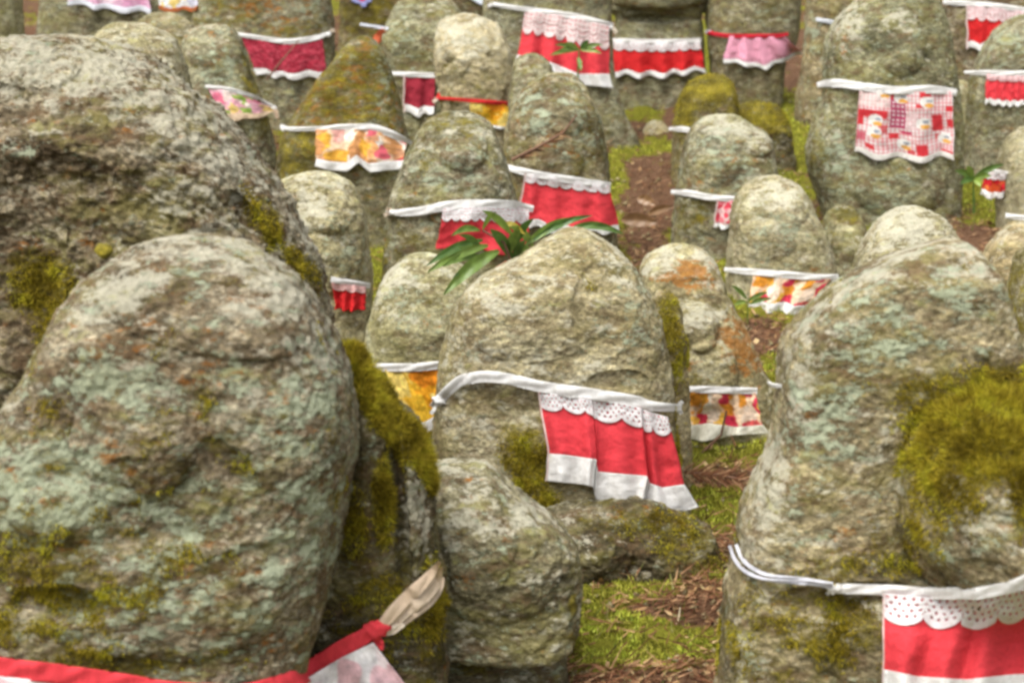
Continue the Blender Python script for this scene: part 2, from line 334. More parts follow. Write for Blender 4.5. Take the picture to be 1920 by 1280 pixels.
# ------------------------------------------------------------------ stones
ST = {}
def stone(key, Y, T, rows, label, mat='grey', r=1.0, bumps=(), moss=(), mint=(), rust=(), pale=(), dark=(), amt=(0, 0, 0, 0),
          box=2.9, tp=.55, lump=1.0, step=3.0, name='stone_statue', cat='stone statue', group=None, blade=0, asym=0.0, bot=None, blen=.009):
    rows = sorted(rows); yy = np.array([a[0] for a in rows], float)
    if key != 'x' and bot is None:
        ylast = yy[-1]
        # carry the sides down into the ground
        zb = float(ground_z(P((rows[-1][1] + rows[-1][2]) / 2, ylast, Y)[0], Y)) - .10
        pz = P(960, ylast, Y)[2]
        if pz > zb:
            u = (zb - CZ) / Y; t = math.tan(-PITCH); vv = math.tan(math.atan(u) + PITCH); ynew = 640 - F * vv
            if ynew > ylast + 10:
                l, rr = rows[-1][1], rows[-1][2]; g_ = (ynew - ylast) * .04
                rows = rows + [(ynew, l - g_, rr + g_)]
    yy = np.array([a[0] for a in rows], float); xl = np.array([a[1] for a in rows], float); xr = np.array([a[2] for a in rows], float)
    y0 = yy[0]; s = np.sqrt(yy - y0); H = yy[-1] - y0; Wp = (xr - xl).max()
    nr = int(np.clip(H / step * 1.15, 36, 420)); nf = int(np.clip(Wp / step * 1.2, 30, 330)); nb = max(12, nf // 3)
    # rows: dense near the top, even below
    tt = np.linspace(0, 1, nr); e = .10; f = np.where(tt < e * 2, tt ** 2 / (4 * e), tt - e) ; f = f / f[-1]
    f[0] = 0; yr = y0 + f * H; sr = np.sqrt(np.maximum(yr - y0, 0))
    L = pch(s, xl, sr); R = pch(s, xr, sr)
    L[0] = R[0] = (xl[0] + xr[0]) / 2
    # round the very top when the first row has width
    if xr[0] - xl[0] > 6:
        k0 = np.clip(sr / math.sqrt(min(30, H * .1)), 0, 1); k0 = np.sqrt(1 - (1 - k0) ** 2); c = (L + R) / 2; w0 = (pch(s, xr, sr) - pch(s, xl, sr)) / 2
        c = (pch(s, xr, sr) + pch(s, xl, sr)) / 2; L = c - w0 * k0; R = c + w0 * k0
    PL = P(L, yr, Y); PR = P(R, yr, Y); cx = (PL[:, 0] + PR[:, 0]) / 2; hw = (PR[:, 0] - PL[:, 0]) / 2; zz = PL[:, 2]
    Th = T * np.clip(hw / (hw.max() * .8), 0, 1) ** tp if hw.max() > 0 else T
    Th = np.minimum(Th, T * np.sqrt(np.clip((zz[0] - zz) / (T * (.4 + 1.2 * tp)), 0, 1)) + 1e-4)
    th = np.concatenate([np.linspace(math.pi, 2 * math.pi, nf, endpoint=False), np.linspace(0, math.pi, nb, endpoint=False)])
    c = np.cos(th); sn = np.sin(th); e2 = 2 / box
    ux = np.sign(c) * np.abs(c) ** e2; uy = np.sign(sn) * np.abs(sn) ** e2
    # even out the spacing across the front
    ux[:nf] = -np.cos(np.linspace(0, math.pi, nf, endpoint=False)) * .35 + np.linspace(-1, 1, nf, endpoint=False) * .65
    ux[0] = -1; uy[:nf] = -(np.clip(1 - np.abs(ux[:nf]) ** box, 0, 1)) ** (1 / box)
    uy = np.where(uy > 0, .4 * uy, uy)
    V = np.zeros((nr, nf + nb, 3)); V[..., 0] = cx[:, None] + hw[:, None] * ux; V[..., 1] = Y + Th[:, None] * uy * (1 + asym * ux); V[..., 2] = zz[:, None]
    front = (uy < 0)[None, :] * np.clip(-uy, 0, 1)[None, :] ** .5
    ppx, ppy = proj(V)
    for b in bumps:                                 # carved relief: (x, y, rx, ry, height, [angle, [sharpness]])
        a = math.radians(b[5]) if len(b) > 5 else 0; shp = b[6] if len(b) > 6 else .55
        dx = ppx - b[0]; dy = ppy - b[1]; u = (dx * math.cos(a) + dy * math.sin(a)) / b[2]; w = (-dx * math.sin(a) + dy * math.cos(a)) / b[3]
        V[..., 1] -= b[4] * front * np.clip(1 - u * u - w * w, 0, 1) ** shp
    # normals by differences, then rough displacement
    def normals(V):
        du = np.roll(V, -1, 1) - np.roll(V, 1, 1); dv = np.gradient(V, axis=0); N = np.cross(dv, du); ln = np.linalg.norm(N, axis=2, keepdims=True)
        return N / np.maximum(ln, 1e-9)
    N = normals(V); sgn = -1 if N[nr // 2, nf // 2, 1] > 0 else 1; N = N * sgn; N[0] = (0, 0, 1)
    seed = np.array([hash_(key) * 7.1, hash_(key + 'b') * 5.3, hash_(key + 'c') * 3.7]); q = V + seed
    fade = np.clip(hw / (hw.max() * .25), .0, 1)[:, None] ; size = min(1.3, hw.max() / .18)
    q2 = q @ np.array([[.85, 0, .5], [0, 1, 0], [-.62, 0, 1.05]])
    d = r * (.0080 * lump * size * fbm(q * 6.5 / size, 2) + .0026 * fbm(q2 * 30, 3) + .0016 * fbm(q2 * 75, 2) + .0015 * billow(q2 * 66, 2) + .0012 * noise(q2 * 150))
    V = V + N * (d * fade)[..., None]
    N = normals(V) * sgn
    ppx, ppy = proj(V)
    nz = fbm(q * 11, 3)
    mossv = amt[0] + blob(ppx, ppy, moss) * 1.0 if moss else amt[0] + 0 * ppx
    mossv = mossv + amt[0] * .5 * np.clip(N[..., 2], -.3, 1)
    mintv = amt[1] + (blob(ppx, ppy, mint) if moss is not None and mint else 0) + 0 * ppx
    rustv = amt[2] + (blob(ppx, ppy, rust) if rust else 0) + 0 * ppx
    palev = amt[3] + (blob(ppx, ppy, pale) if pale else 0) + 0 * ppx + .25 * np.clip(N[..., 2], 0, 1)  # last term paints upward faces paler, like tops lit by the sky
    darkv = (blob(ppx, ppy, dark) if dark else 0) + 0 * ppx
    # a cap at the ground end is never seen (it is buried)
    org = np.array([cx[-1], Y, zz[-1]])
    faces = gridfaces(nr, nf + nb, True)
    V2 = V.reshape(-1, 3)
    ob = mesh_np(name, V2, faces if sgn > 0 else faces[:, ::-1], M[mat], origin=org,
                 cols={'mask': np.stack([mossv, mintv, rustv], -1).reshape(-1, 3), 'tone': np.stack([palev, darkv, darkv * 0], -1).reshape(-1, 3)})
    tag(ob, label, cat, group or {'stone_statue': 'carved stone statues set close together on the slope', 'stone_slab': 'tall plain slabs in the back row', 'standing_stone': 'uncarved standing stones among the statues'}.get(name))
    st = max(1, nf // 45); sr_ = max(1, nr // 60); Vc = V[::sr_, :nf:st]; nrr, ncc = Vc.shape[:2]
    ST[key] = dict(bvh=BVHTree.FromPolygons([tuple(p) for p in Vc.reshape(-1, 3)], [tuple(x_) for x_ in gridfaces(nrr, ncc).tolist()]), Y=Y, T=T, ob=ob)
    if blade:
        cl = fbm(q * 34, 3); mv = mossv + .38 * nz + .30 * cl; prob = np.clip((mv - .34) * 1.5, 0, 1) ** 1.3; prob[:, nf:] = 0; prob[ppy > 1340] = 0
        area = np.linalg.norm(np.cross(np.gradient(V, axis=0), np.roll(V, -1, 1) - V), axis=2); wgt = (prob * area).ravel(); tot = wgt.sum()
        n = int(min(blade, tot * 900000))
        if n > 50:
            idx = rng.choice(len(wgt), n, p=wgt / tot); jit = rng.normal(size=(n, 3)) * (step * Y / F * .6)
            Nn = N.reshape(-1, 3)[idx]; jit -= Nn * (jit * Nn).sum(1)[:, None]
            lv = blen * np.clip(.30 + 1.0 * np.clip(mossv, 0, 1.1).ravel()[idx] * (.75 + .9 * cl.ravel()[idx]), .2, 1.5)
            blades('moss_tuft', V2[idx] + jit, Nn, lv, .0022, M['moss'], ob, lean=.6, bias=(.15, 0, -.4))['kind'] = 'stuff'
    return ob
def hash_(s):
    h = 0
    for ch in s: h = (h * 31 + ord(ch)) % 1009
    return h / 1009 * 40

# --- foreground
stone('B', 2.26, .20, [(64, 120, 150), (72, 40, 215), (85, -20, 255), (130, -70, 325), (180, -100, 385), (240, -120, 438), (310, -130, 500), (370, -140, 545), (430, -150, 585), (500, -160, 615), (600, -165, 625), (800, -170, 600), (1300, -190, 520)],
      'huge craggy pale boulder at the upper left, taller than its neighbours', 'brown', 2.0, lump=.6, tp=.4, cat='boulder', name='boulder',
      bumps=[(230, 200, 190, 130, .02, -20), (30, 480, 90, 190, -.03), (480, 430, 22, 90, -.02, -35), (545, 470, 60, 130, .02, -30), (60, 120, 100, 50, .015), (120, 330, 90, 40, -.012), (330, 330, 120, 160, .012, 40)],
      moss=[(80, 540, 75, 70), (100, 650, 45, 110), (495, 420, 28, 75, 1, -30), (560, 490, 22, 70, 1, -42), (50, 830, 60, 80), (480, 130, 20, 20)],
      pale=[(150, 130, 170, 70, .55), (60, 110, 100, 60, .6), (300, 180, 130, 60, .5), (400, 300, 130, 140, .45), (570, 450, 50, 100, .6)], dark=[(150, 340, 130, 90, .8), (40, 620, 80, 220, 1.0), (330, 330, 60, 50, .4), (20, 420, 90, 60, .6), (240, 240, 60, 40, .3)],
      mint=[(40, 290, 40, 30, .7), (500, 260, 40, 40, .3)], blade=9000, step=2.6, amt=(.02, .0, .05, .12))
stone('A', 1.86, .17, [(438, 340, 400), (450, 285, 450), (480, 225, 505), (520, 170, 560), (570, 130, 602), (640, 100, 640), (700, 70, 662), (760, 25, 670), (830, -20, 671), (900, -60, 663), (1000, -90, 646), (1100, -105, 622), (1200, -115, 592), (1300, -125, 560), (1500, -130, 540)],
      'large rounded lichen-covered statue at the front left with a red tied bib', 'brown', 1.15, box=3.8, tp=.4, lump=.6,
      bumps=[(400, 560, 240, 110, .02, 10), (300, 1120, 260, 120, .02), (430, 870, 70, 34, -.012, 40), (470, 1050, 120, 30, -.008, -12), (250, 830, 120, 110, .018), (150, 960, 140, 60, .012), (120, 1130, 100, 40, -.02)],
      moss=[(385, 765, 22, 50, .5), (430, 860, 110, 28, .42, 38), (330, 820, 150, 60, .34), (300, 900, 160, 120, .36), (90, 830, 70, 110, .36), (120, 1090, 190, 170, .42), (300, 1060, 190, 80, .34), (200, 1240, 240, 34, .6), (60, 1180, 140, 90, .45), (620, 900, 40, 200, .2)],
      mint=[(110, 930, 170, 110, 1.0), (230, 720, 140, 70, .68), (590, 770, 80, 140, .72), (420, 720, 80, 60, .4), (560, 1000, 120, 130, .62), (350, 960, 140, 80, .62), (260, 1120, 150, 100, .62), (400, 1150, 160, 100, .45), (470, 870, 60, 120, .4)],
      pale=[(225, 550, 100, 40, 1.0, -20), (400, 470, 170, 40, .45), (520, 540, 110, 80, .6), (590, 660, 70, 90, .45)],  # first patch paints the lit top left lighter
      rust=[(270, 880, 70, 60, .28), (300, 680, 170, 60, .34), (400, 1070, 100, 50, .42), (200, 640, 100, 60, .4), (240, 830, 90, 60, .4), (130, 1000, 80, 60, .3), (480, 1200, 120, 50, .3), (160, 1040, 90, 70, .2), (560, 740, 70, 70, .25)],
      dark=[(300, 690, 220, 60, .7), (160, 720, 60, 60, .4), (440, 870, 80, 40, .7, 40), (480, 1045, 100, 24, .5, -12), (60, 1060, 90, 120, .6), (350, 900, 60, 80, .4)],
      blade=11000, step=2.3, amt=(.05, .22, .06, .05))
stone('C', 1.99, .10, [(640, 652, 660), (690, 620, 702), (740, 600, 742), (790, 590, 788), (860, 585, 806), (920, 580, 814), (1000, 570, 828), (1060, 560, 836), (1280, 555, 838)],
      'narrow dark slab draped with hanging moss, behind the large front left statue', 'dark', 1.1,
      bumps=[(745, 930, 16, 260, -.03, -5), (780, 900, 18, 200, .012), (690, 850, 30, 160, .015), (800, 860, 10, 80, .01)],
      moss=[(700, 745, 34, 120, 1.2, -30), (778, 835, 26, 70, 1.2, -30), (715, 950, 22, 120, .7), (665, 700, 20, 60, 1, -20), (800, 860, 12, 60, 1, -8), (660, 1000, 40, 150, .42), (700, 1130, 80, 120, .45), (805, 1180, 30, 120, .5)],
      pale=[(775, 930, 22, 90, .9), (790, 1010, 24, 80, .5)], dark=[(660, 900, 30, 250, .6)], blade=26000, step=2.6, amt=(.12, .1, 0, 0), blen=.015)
stone('E', 2.14, .11, [(860, 850, 880), (866, 815, 908), (882, 790, 930), (905, 780, 958), (945, 775, 1006), (985, 775, 1056), (1040, 780, 1084), (1100, 785, 1090), (1150, 790, 1082), (1175, 800, 1078), (1190, 815, 1066), (1204, 850, 1020)],
      'rough grey rock resting on a dark pedestal at the bottom centre', 'grey', 1.1, cat='rock', name='worn_rock', bot=1, box=4, tp=.3,
      bumps=[(930, 1080, 120, 90, .02), (890, 1000, 80, 120, .012)], moss=[(1074, 1130, 10, 50, .8), (1070, 1195, 30, 12, .8)], mint=[(1040, 1120, 50, 50, .35), (940, 1040, 120, 100, .1)], pale=[(870, 930, 90, 90, .2), (990, 960, 50, 30, .4)], step=2.6, amt=(.0, .05, .05, .12))
stone('E2', 2.16, .075, [(1176, 835, 1056), (1188, 828, 1062), (1280, 832, 1068), (1400, 830, 1080)], 'dark squared pedestal under the rough grey rock at the bottom centre', 'dark', .8, cat='pedestal', name='stone_pedestal',
      box=5, moss=[(900, 1230, 70, 40, .4)], mint=[(880, 1240, 60, 40, .3)], amt=(.15, .12, 0, 0), step=3.2)
stone('D', 2.66, .14, [(425, 1060, 1090), (435, 1038, 1112), (453, 1008, 1138), (475, 975, 1165), (500, 925, 1190), (530, 880, 1208), (560, 860, 1222), (620, 840, 1242), (680, 826, 1252), (740, 819, 1260), (800, 812, 1264), (860, 815, 1272), (950, 815, 1290), (1100, 820, 1300)],
      'tall pale pointed statue in the centre wearing a long red bib with white hem', 'smooth', .85, box=3.4, tp=.5, lump=.6,
      bumps=[(1040, 720, 150, 50, .008), (1050, 880, 130, 120, .022), (1000, 590, 150, 90, .012), (1130, 580, 60, 90, -.012), (1160, 715, 60, 20, -.01)],
      moss=[(985, 880, 55, 85, 1.0), (1020, 940, 40, 40, 1.0), (1120, 520, 60, 40, .18), (960, 830, 30, 40, .5), (1262, 880, 20, 120, .7)],
      mint=[(1190, 620, 45, 120, .55), (1140, 590, 50, 40, .4), (900, 660, 60, 80, .15), (1170, 540, 30, 30, .35)], pale=[(930, 560, 90, 60, .4), (880, 700, 60, 130, .35), (1010, 700, 120, 40, .3), (1160, 480, 25, 60, .5)],
      blade=7000, step=2.6, amt=(.03, .02, .02, .08))
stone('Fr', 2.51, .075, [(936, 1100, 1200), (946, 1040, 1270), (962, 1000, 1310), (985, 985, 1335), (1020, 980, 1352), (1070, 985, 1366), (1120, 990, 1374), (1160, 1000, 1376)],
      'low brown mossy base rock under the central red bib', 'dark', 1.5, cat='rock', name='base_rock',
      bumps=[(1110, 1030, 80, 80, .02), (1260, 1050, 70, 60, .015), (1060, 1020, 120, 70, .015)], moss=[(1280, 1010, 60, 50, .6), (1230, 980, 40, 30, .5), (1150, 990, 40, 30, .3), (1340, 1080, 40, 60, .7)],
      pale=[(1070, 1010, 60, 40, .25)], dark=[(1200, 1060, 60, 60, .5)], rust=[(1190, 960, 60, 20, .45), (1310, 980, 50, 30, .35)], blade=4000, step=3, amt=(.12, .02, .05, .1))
stone('G', 1.98, .12, [(446, 1768, 1800), (455, 1735, 1815), (463, 1709, 1822), (486, 1650, 1838), (513, 1600, 1852), (539, 1562, 1863), (574, 1521, 1873), (606, 1489, 1880), (633, 1470, 1886), (680, 1460, 1895), (760, 1453, 1912), (830, 1442, 1932), (890, 1412, 1945), (960, 1386, 1955), (1040, 1376, 1970), (1100, 1360, 1980), (1200, 1350, 1990), (1330, 1340, 2000)],
      'large leaning pointed statue at the right whose carved head is capped with golden moss', 'grey', .85, box=5.5, tp=.18, lump=.35,
      bumps=[(1850, 930, 172, 208, .17, 0, .62), (1870, 1010, 70, 70, .02), (1800, 1250, 240, 170, .045), (1790, 860, 90, 40, .012), (1860, 985, 60, 60, .012), (1790, 1000, 40, 20, -.008), (1640, 1130, 200, 40, -.02), (1900, 900, 40, 12, -.012)],
      moss=[(1865, 800, 165, 115, 1.5), (1745, 860, 75, 110, .85, 20), (1930, 870, 50, 140, 1.1), (1780, 930, 110, 70, .5), (1700, 1000, 70, 80, .42), (1640, 1060, 150, 40, .45), (1560, 1170, 140, 130, .48), (1400, 1180, 70, 110, .42), (1690, 730, 70, 40, .4), (1450, 1260, 90, 60, .4)],
      mint=[(1640, 640, 110, 120, .75), (1560, 790, 100, 120, .7), (1800, 560, 90, 90, .55), (1520, 960, 60, 80, .3), (1780, 1030, 50, 40, .35), (1440, 1050, 40, 40, .3)],
      pale=[(1500, 700, 40, 100, .5), (1440, 900, 40, 100, .7), (1670, 492, 130, 14, .5, -27), (1540, 578, 90, 16, .5, -40), (1420, 1020, 40, 60, .5), (1820, 490, 60, 40, .5), (1860, 980, 60, 60, .55), (1600, 600, 60, 20, .5, -35), (1400, 1200, 40, 80, .35)],
      blade=34000, step=2.4, amt=(.04, .08, .03, .08), blen=.015)
# --- second row
stone('H', 2.95, .14, [(472, 775, 810), (485, 752, 850), (510, 728, 880), (545, 710, 900), (590, 698, 905), (640, 686, 910), (700, 682, 915), (900, 676, 925)],
      'rounded statue behind the central statue with a yellow and orange bib', 'smooth', .8, mint=[(770, 580, 60, 60, .4)], rust=[(800, 600, 40, 30, .35)], pale=[(730, 520, 60, 60, .4)], moss=[(790, 560, 50, 30, .3)], step=3, amt=(.04, .08, .03, .1))
stone('I', 3.12, .12, [(455, 1255, 1285), (463, 1235, 1310), (480, 1212, 1330), (510, 1200, 1348), (550, 1200, 1362), (600, 1205, 1385), (650, 1210, 1412), (700, 1215, 1436), (740, 1220, 1450), (860, 1220, 1462)],
      'statue with bright orange lichen patches, right of the central statue', 'smooth', .9,
      bumps=[(1310, 612, 40, 46, .032, 0, .6), (1328, 700, 56, 66, .035, 0, .4), (1300, 560, 70, 40, -.008)], rust=[(1300, 515, 45, 35, .95), (1385, 640, 42, 60, 1.0), (1410, 680, 30, 50, .9), (1240, 520, 25, 15, .7), (1290, 700, 20, 40, .5)],
      moss=[(1270, 660, 30, 80, .4), (1420, 600, 20, 40, .3), (1300, 720, 60, 20, .4)], pale=[(1240, 490, 40, 30, .6), (1310, 590, 40, 30, .6), (1330, 500, 30, 60, .4)], step=3, amt=(.05, .05, .1, .12))
stone('AL', 2.84, .09, [(543, 1232, 1250), (556, 1222, 1266), (590, 1215, 1278), (640, 1212, 1284), (700, 1212, 1288), (850, 1210, 1295)],
      'narrow stone covered in yellow moss, squeezed between central and orange-lichen statues', 'smooth', .8, moss=[(1252, 600, 25, 60, 1.0), (1275, 680, 20, 60, .5)], blade=3000, step=3, amt=(.12, .05, 0, 0), name='mossy_stone', cat='stone')
stone('Z', 3.2, .13, [(385, 1698, 1722), (391, 1676, 1742), (405, 1655, 1762), (430, 1632, 1784), (460, 1612, 1800), (500, 1598, 1812), (540, 1590, 1825), (700, 1585, 1840)],
      'smooth pale sandy stone rising just behind the large right statue', 'smooth', .7, pale=[(1700, 430, 90, 60, .5)], step=3, amt=(0, -.1, 0, .15), name='standing_stone', cat='stone')
stone('AE', 3.45, .12, [(415, 1895, 1925), (430, 1875, 1960), (470, 1848, 1985), (520, 1835, 1990), (640, 1830, 2000)], 'brownish pointed stone at the right edge beside the large right statue', 'smooth', .8, moss=[(1900, 540, 40, 50, .4)], step=3, amt=(.08, .05, 0, .1), name='standing_stone', cat='stone')
stone('AE2', 2.9, .12, [(455, 1925, 1960), (480, 1903, 1990), (540, 1888, 2010), (620, 1880, 2020), (760, 1876, 2030), (1000, 1870, 2040)], 'yellow-mossed statue cut off by the right edge of the picture', 'smooth', .8, moss=[(1905, 560, 30, 130, .6)], step=3, amt=(.15, .0, 0, .1))
# --- middle rows
stone('L', 3.45, .12, [(320, 565, 610), (330, 535, 640), (345, 515, 660), (375, 505, 676), (430, 500, 690), (500, 495, 696), (600, 490, 702)],
      'small two-humped statue right of the huge craggy boulder', 'smooth', 1.0, bumps=[(620, 400, 50, 40, .022, 0, .8), (600, 500, 60, 60, .02), (575, 350, 45, 30, .015)], mint=[(640, 470, 50, 50, .6)], pale=[(590, 380, 60, 60, .5)], moss=[(640, 345, 30, 20, .3), (580, 350, 60, 25, .3)], step=3, amt=(.06, .08, 0, .1))
stone('J', 3.68, .13, [(208, 835, 875), (216, 812, 905), (232, 795, 925), (260, 775, 940), (300, 755, 952), (350, 738, 965), (400, 728, 975), (470, 722, 985), (560, 712, 990), (660, 705, 1000)],
      'broad statue with a carved round head and a red bib, behind the leafy plant', 'grey', 1.0,
      bumps=[(866, 272, 54, 52, .028, 0, .75), (865, 360, 75, 90, .02), (865, 300, 80, 100, -.006)], moss=[(845, 225, 60, 20, .55), (870, 245, 40, 25, .35), (790, 290, 40, 40, .3), (715, 480, 15, 60, .7), (765, 440, 40, 60, .3)], mint=[(850, 330, 60, 40, .5), (800, 300, 50, 50, .3), (900, 300, 40, 40, .3)], pale=[(860, 240, 60, 30, .3)], dark=[(770, 430, 40, 60, .4)], step=3, amt=(.04 + .10, .1, .02, .05))
stone('K', 4.12, .13, [(137, 1035, 1065), (144, 1015, 1085), (160, 992, 1100), (185, 968, 1112), (220, 950, 1122), (270, 942, 1132), (330, 945, 1142), (400, 950, 1152), (480, 945, 1160)],
      'greenish statue with fallen brown twigs and a red bib, behind the central statue', 'grey', 1.0, bumps=[(1060, 215, 40, 40, .015), (1050, 290, 50, 60, .015)], moss=[(1000, 160, 50, 30, .35), (1100, 250, 30, 90, .3), (1130, 380, 20, 60, .5)], mint=[(1010, 210, 50, 60, .6), (1090, 250, 40, 60, .5), (1060, 180, 40, 40, .4)], rust=[(1080, 280, 20, 20, .5), (1020, 280, 60, 30, .35)], step=3, amt=(.04 + .1, .12, .1, 0))
stone('W', 4.33, .13, [(214, 1335, 1365), (220, 1312, 1388), (235, 1296, 1408), (255, 1285, 1438), (285, 1278, 1450), (340, 1270, 1456), (400, 1262, 1462), (480, 1255, 1470)],
      'square-shouldered lichened statue with a thin white tie and a small pink bib', 'grey', 1.0, bumps=[(1345, 300, 50, 50, .015), (1360, 255, 60, 25, .012), (1425, 275, 25, 20, .02)], mint=[(1350, 290, 50, 40, .6), (1390, 330, 60, 50, .4)], rust=[(1320, 350, 60, 30, .35), (1370, 330, 40, 30, .3)], pale=[(1360, 235, 60, 20, .5), (1420, 260, 30, 20, .5)], moss=[(1300, 400, 50, 50, .4)], step=3, amt=(.04 + .06, .1, .08, .05))
stone('X', 3.85, .13, [(328, 1425, 1460), (335, 1408, 1482), (350, 1390, 1502), (375, 1376, 1518), (410, 1370, 1534), (460, 1366, 1552), (520, 1362, 1564), (620, 1355, 1575)],
      'round-topped greenish statue wearing an orange and pink printed bib', 'smooth', .9, bumps=[(1480, 390, 40, 40, .02, 20, .9), (1440, 450, 60, 40, .010, 0, .9)], mint=[(1470, 440, 70, 60, .45)], pale=[(1450, 370, 70, 40, .4)], rust=[(1530, 500, 30, 20, .4)], step=3, amt=(.04 + .08, .08, .05, .05))
stone('AA', 4.0, .10, [(385, 1570, 1590), (392, 1556, 1604), (410, 1545, 1615), (450, 1540, 1622), (530, 1538, 1628)], 'small dark round mossy stone between the printed-bib statue and the tall slab', 'grey', 1, moss=[(1590, 400, 30, 20, .5)], step=3, amt=(.22, .05, 0, 0), name='mossy_stone', cat='stone')
stone('Yt', 4.55, .15, [(-70, 1660, 1700), (-50, 1630, 1725), (0, 1597, 1757), (40, 1562, 1770), (80, 1546, 1778), (130, 1541, 1784), (170, 1545, 1790), (220, 1528, 1796), (280, 1511, 1798), (320, 1515, 1798), (370, 1535, 1796), (430, 1550, 1800)],
      'tall slab with a carved round head above a red and white patchwork bib', 'grey', .8,
      bumps=[(1692, 82, 50, 62, .03, 0, .7), (1690, 190, 85, 95, .022, 0, .7), (1690, 350, 90, 60, .025), (1690, 120, 100, 150, -.008)], moss=[(1530, 300, 30, 90, .45), (1790, 260, 15, 120, .4)], mint=[(1580, 300, 50, 70, .6), (1660, 350, 80, 50, .5), (1700, 70, 30, 30, .3)], pale=[(1590, 50, 40, 60, .6), (1570, 250, 30, 60, .3), (1690, 40, 40, 20, .4)], rust=[(1580, 70, 20, 30, .45)], step=3, amt=(.06, .05, .03, .05))
stone('M', 4.4, .13, [(66, 665, 692), (74, 650, 706), (90, 638, 718), (120, 618, 730), (160, 590, 742), (200, 562, 752), (235, 540, 762), (280, 526, 772), (340, 518, 782), (420, 515, 790)],
      'triangular statue wholly covered in brown-olive moss, with a floral bib', 'grey', .9, moss=[(650, 170, 110, 130, .5), (560, 300, 60, 80, .6)], rust=[(650, 180, 140, 130, .5)], mint=[(650, 110, 50, 40, .5), (715, 150, 30, 80, .6)], dark=[(620, 200, 80, 60, .4)], step=3, amt=(.28, .05, .15, 0))
stone('AD', 4.4, .13, [(236, 1915, 1945), (245, 1898, 1960), (265, 1882, 1980), (300, 1872, 1990), (360, 1870, 1995), (450, 1868, 2000)], 'pale statue at the right edge beside a tiny red bib', 'sandy', .7, step=3, amt=(.1, .05, 0, .1))
stone('V', 5.0, .12, [(138, 1325, 1345), (145, 1302, 1362), (165, 1284, 1374), (195, 1270, 1382), (240, 1262, 1386), (310, 1258, 1390)], 'small round stone capped with golden yellow moss', 'grey', .8, moss=[(1330, 165, 55, 40, 1.1), (1280, 200, 20, 60, .9), (1370, 190, 20, 60, .6)], step=3, amt=(.3, 0, 0, 0), name='mossy_stone', cat='stone', blade=3500)
stone('V2', 5.1, .10, [(192, 1400, 1430), (205, 1375, 1460), (235, 1360, 1478), (300, 1350, 1490)], 'low mossy rock lying right of the golden-capped round stone', 'dark', 1.3, moss=[(1430, 220, 60, 40, .8)], pale=[(1425, 210, 15, 10, .8)], step=3, amt=(.3, 0, 0, .1), name='mossy_rock', cat='rock', blade=3000)
stone('N', 4.75, .13, [(46, 385, 415), (54, 362, 438), (75, 348, 452), (110, 342, 464), (150, 340, 478), (200, 338, 495), (260, 335, 512), (340, 330, 520)],
      'brown and green statue behind the huge boulder, wearing a pink flowered bib', 'grey', 1.0, moss=[(470, 150, 30, 80, .75), (495, 220, 25, 60, .6)], rust=[(480, 190, 20, 50, .5), (380, 60, 40, 20, .3)], mint=[(420, 120, 40, 60, .6)], step=3, amt=(.08, .1, .05, 0))
stone('O', 4.0, .13, [(42, 225, 255), (50, 200, 285), (62, 182, 312), (85, 165, 336), (120, 150, 352), (180, 140, 362), (300, 135, 370)], 'pale rough rock peeping over the top of the huge boulder', 'smooth', 1.3, step=3, amt=(.03, .0, 0, .15), name='standing_stone', cat='stone')
stone('O2', 5.0, .12, [(24, 290, 320), (32, 270, 345), (50, 258, 365), (90, 250, 380), (200, 245, 385)], 'small green-grey stone just behind the pale rock at the upper left', 'grey', .8, step=3, amt=(.15, .1, 0, 0), name='standing_stone', cat='stone')
stone('R', 4.9, .12, [(26, 855, 885), (34, 832, 915), (52, 820, 938), (85, 814, 952), (130, 816, 962), (180, 824, 968), (220, 830, 972), (300, 830, 975)],
      'pale knobbly statue with a round head and a yellow bib on a red tie', 'sandy', 1.4, bumps=[(870, 72, 60, 50, .02, 0, .9), (850, 120, 30, 30, .015), (890, 160, 60, 60, .025)], moss=[(900, 150, 50, 40, .45), (840, 130, 15, 40, .5), (840, 190, 30, 30, .5)], pale=[(865, 70, 60, 50, .6)], step=3, amt=(.05, .05, .04, .1))
stone('S1', 4.75, .10, [(100, 985, 1005), (108, 970, 1020), (130, 960, 1035), (180, 955, 1045), (330, 950, 1060)], 'sliver of a mossy stone left of the greenish twig-strewn statue', 'grey', .9, step=3, amt=(.25, .05, .1, 0), name='mossy_stone', cat='stone')
# --- back rows
stone('Q', 5.3, .13, [(-20, 775, 800), (-10, 755, 830), (10, 740, 855), (40, 727, 868), (90, 716, 875), (150, 712, 878), (280, 705, 882)],
      'grey-green statue with a maroon bib, left of the pale knobbly statue', 'grey', 1.0, moss=[(850, 120, 20, 60, .4)], rust=[(855, 130, 15, 40, .4)], mint=[(760, 60, 40, 40, .4)], step=3, amt=(.1, .1, .05, 0))
stone('S', 5.45, .13, [(-150, 930, 1050), (-130, 915, 1130), (-80, 910, 1145), (0, 908, 1147), (80, 905, 1150), (150, 900, 1155), (210, 900, 1172), (270, 895, 1200)],
      'tall plain grey slab at the top centre wearing a red bib with a wide lace collar', 'grey', .6, box=3.5, step=3, amt=(.03, .02, 0, .02), moss=[(1150, 240, 40, 30, .4)], name='stone_slab', cat='stone slab')
stone('Tt', 6.1, .16, [(-160, 1150, 1310), (-140, 1140, 1325), (-60, 1140, 1325), (10, 1143, 1322), (22, 1145, 1320), (30, 1155, 1312), (90, 1150, 1318), (160, 1145, 1322), (220, 1140, 1330)],
      'squared block stone with a horizontal ledge above a pleated red bib', 'grey', .6, box=4.5, bumps=[(1230, -40, 140, 60, .05, 0, .2), (1235, 36, 100, 8, -.03)], step=3, amt=(.05, -.05, .03, 0), moss=[(1240, 15, 80, 20, .3)], name='stone_block', cat='stone slab')
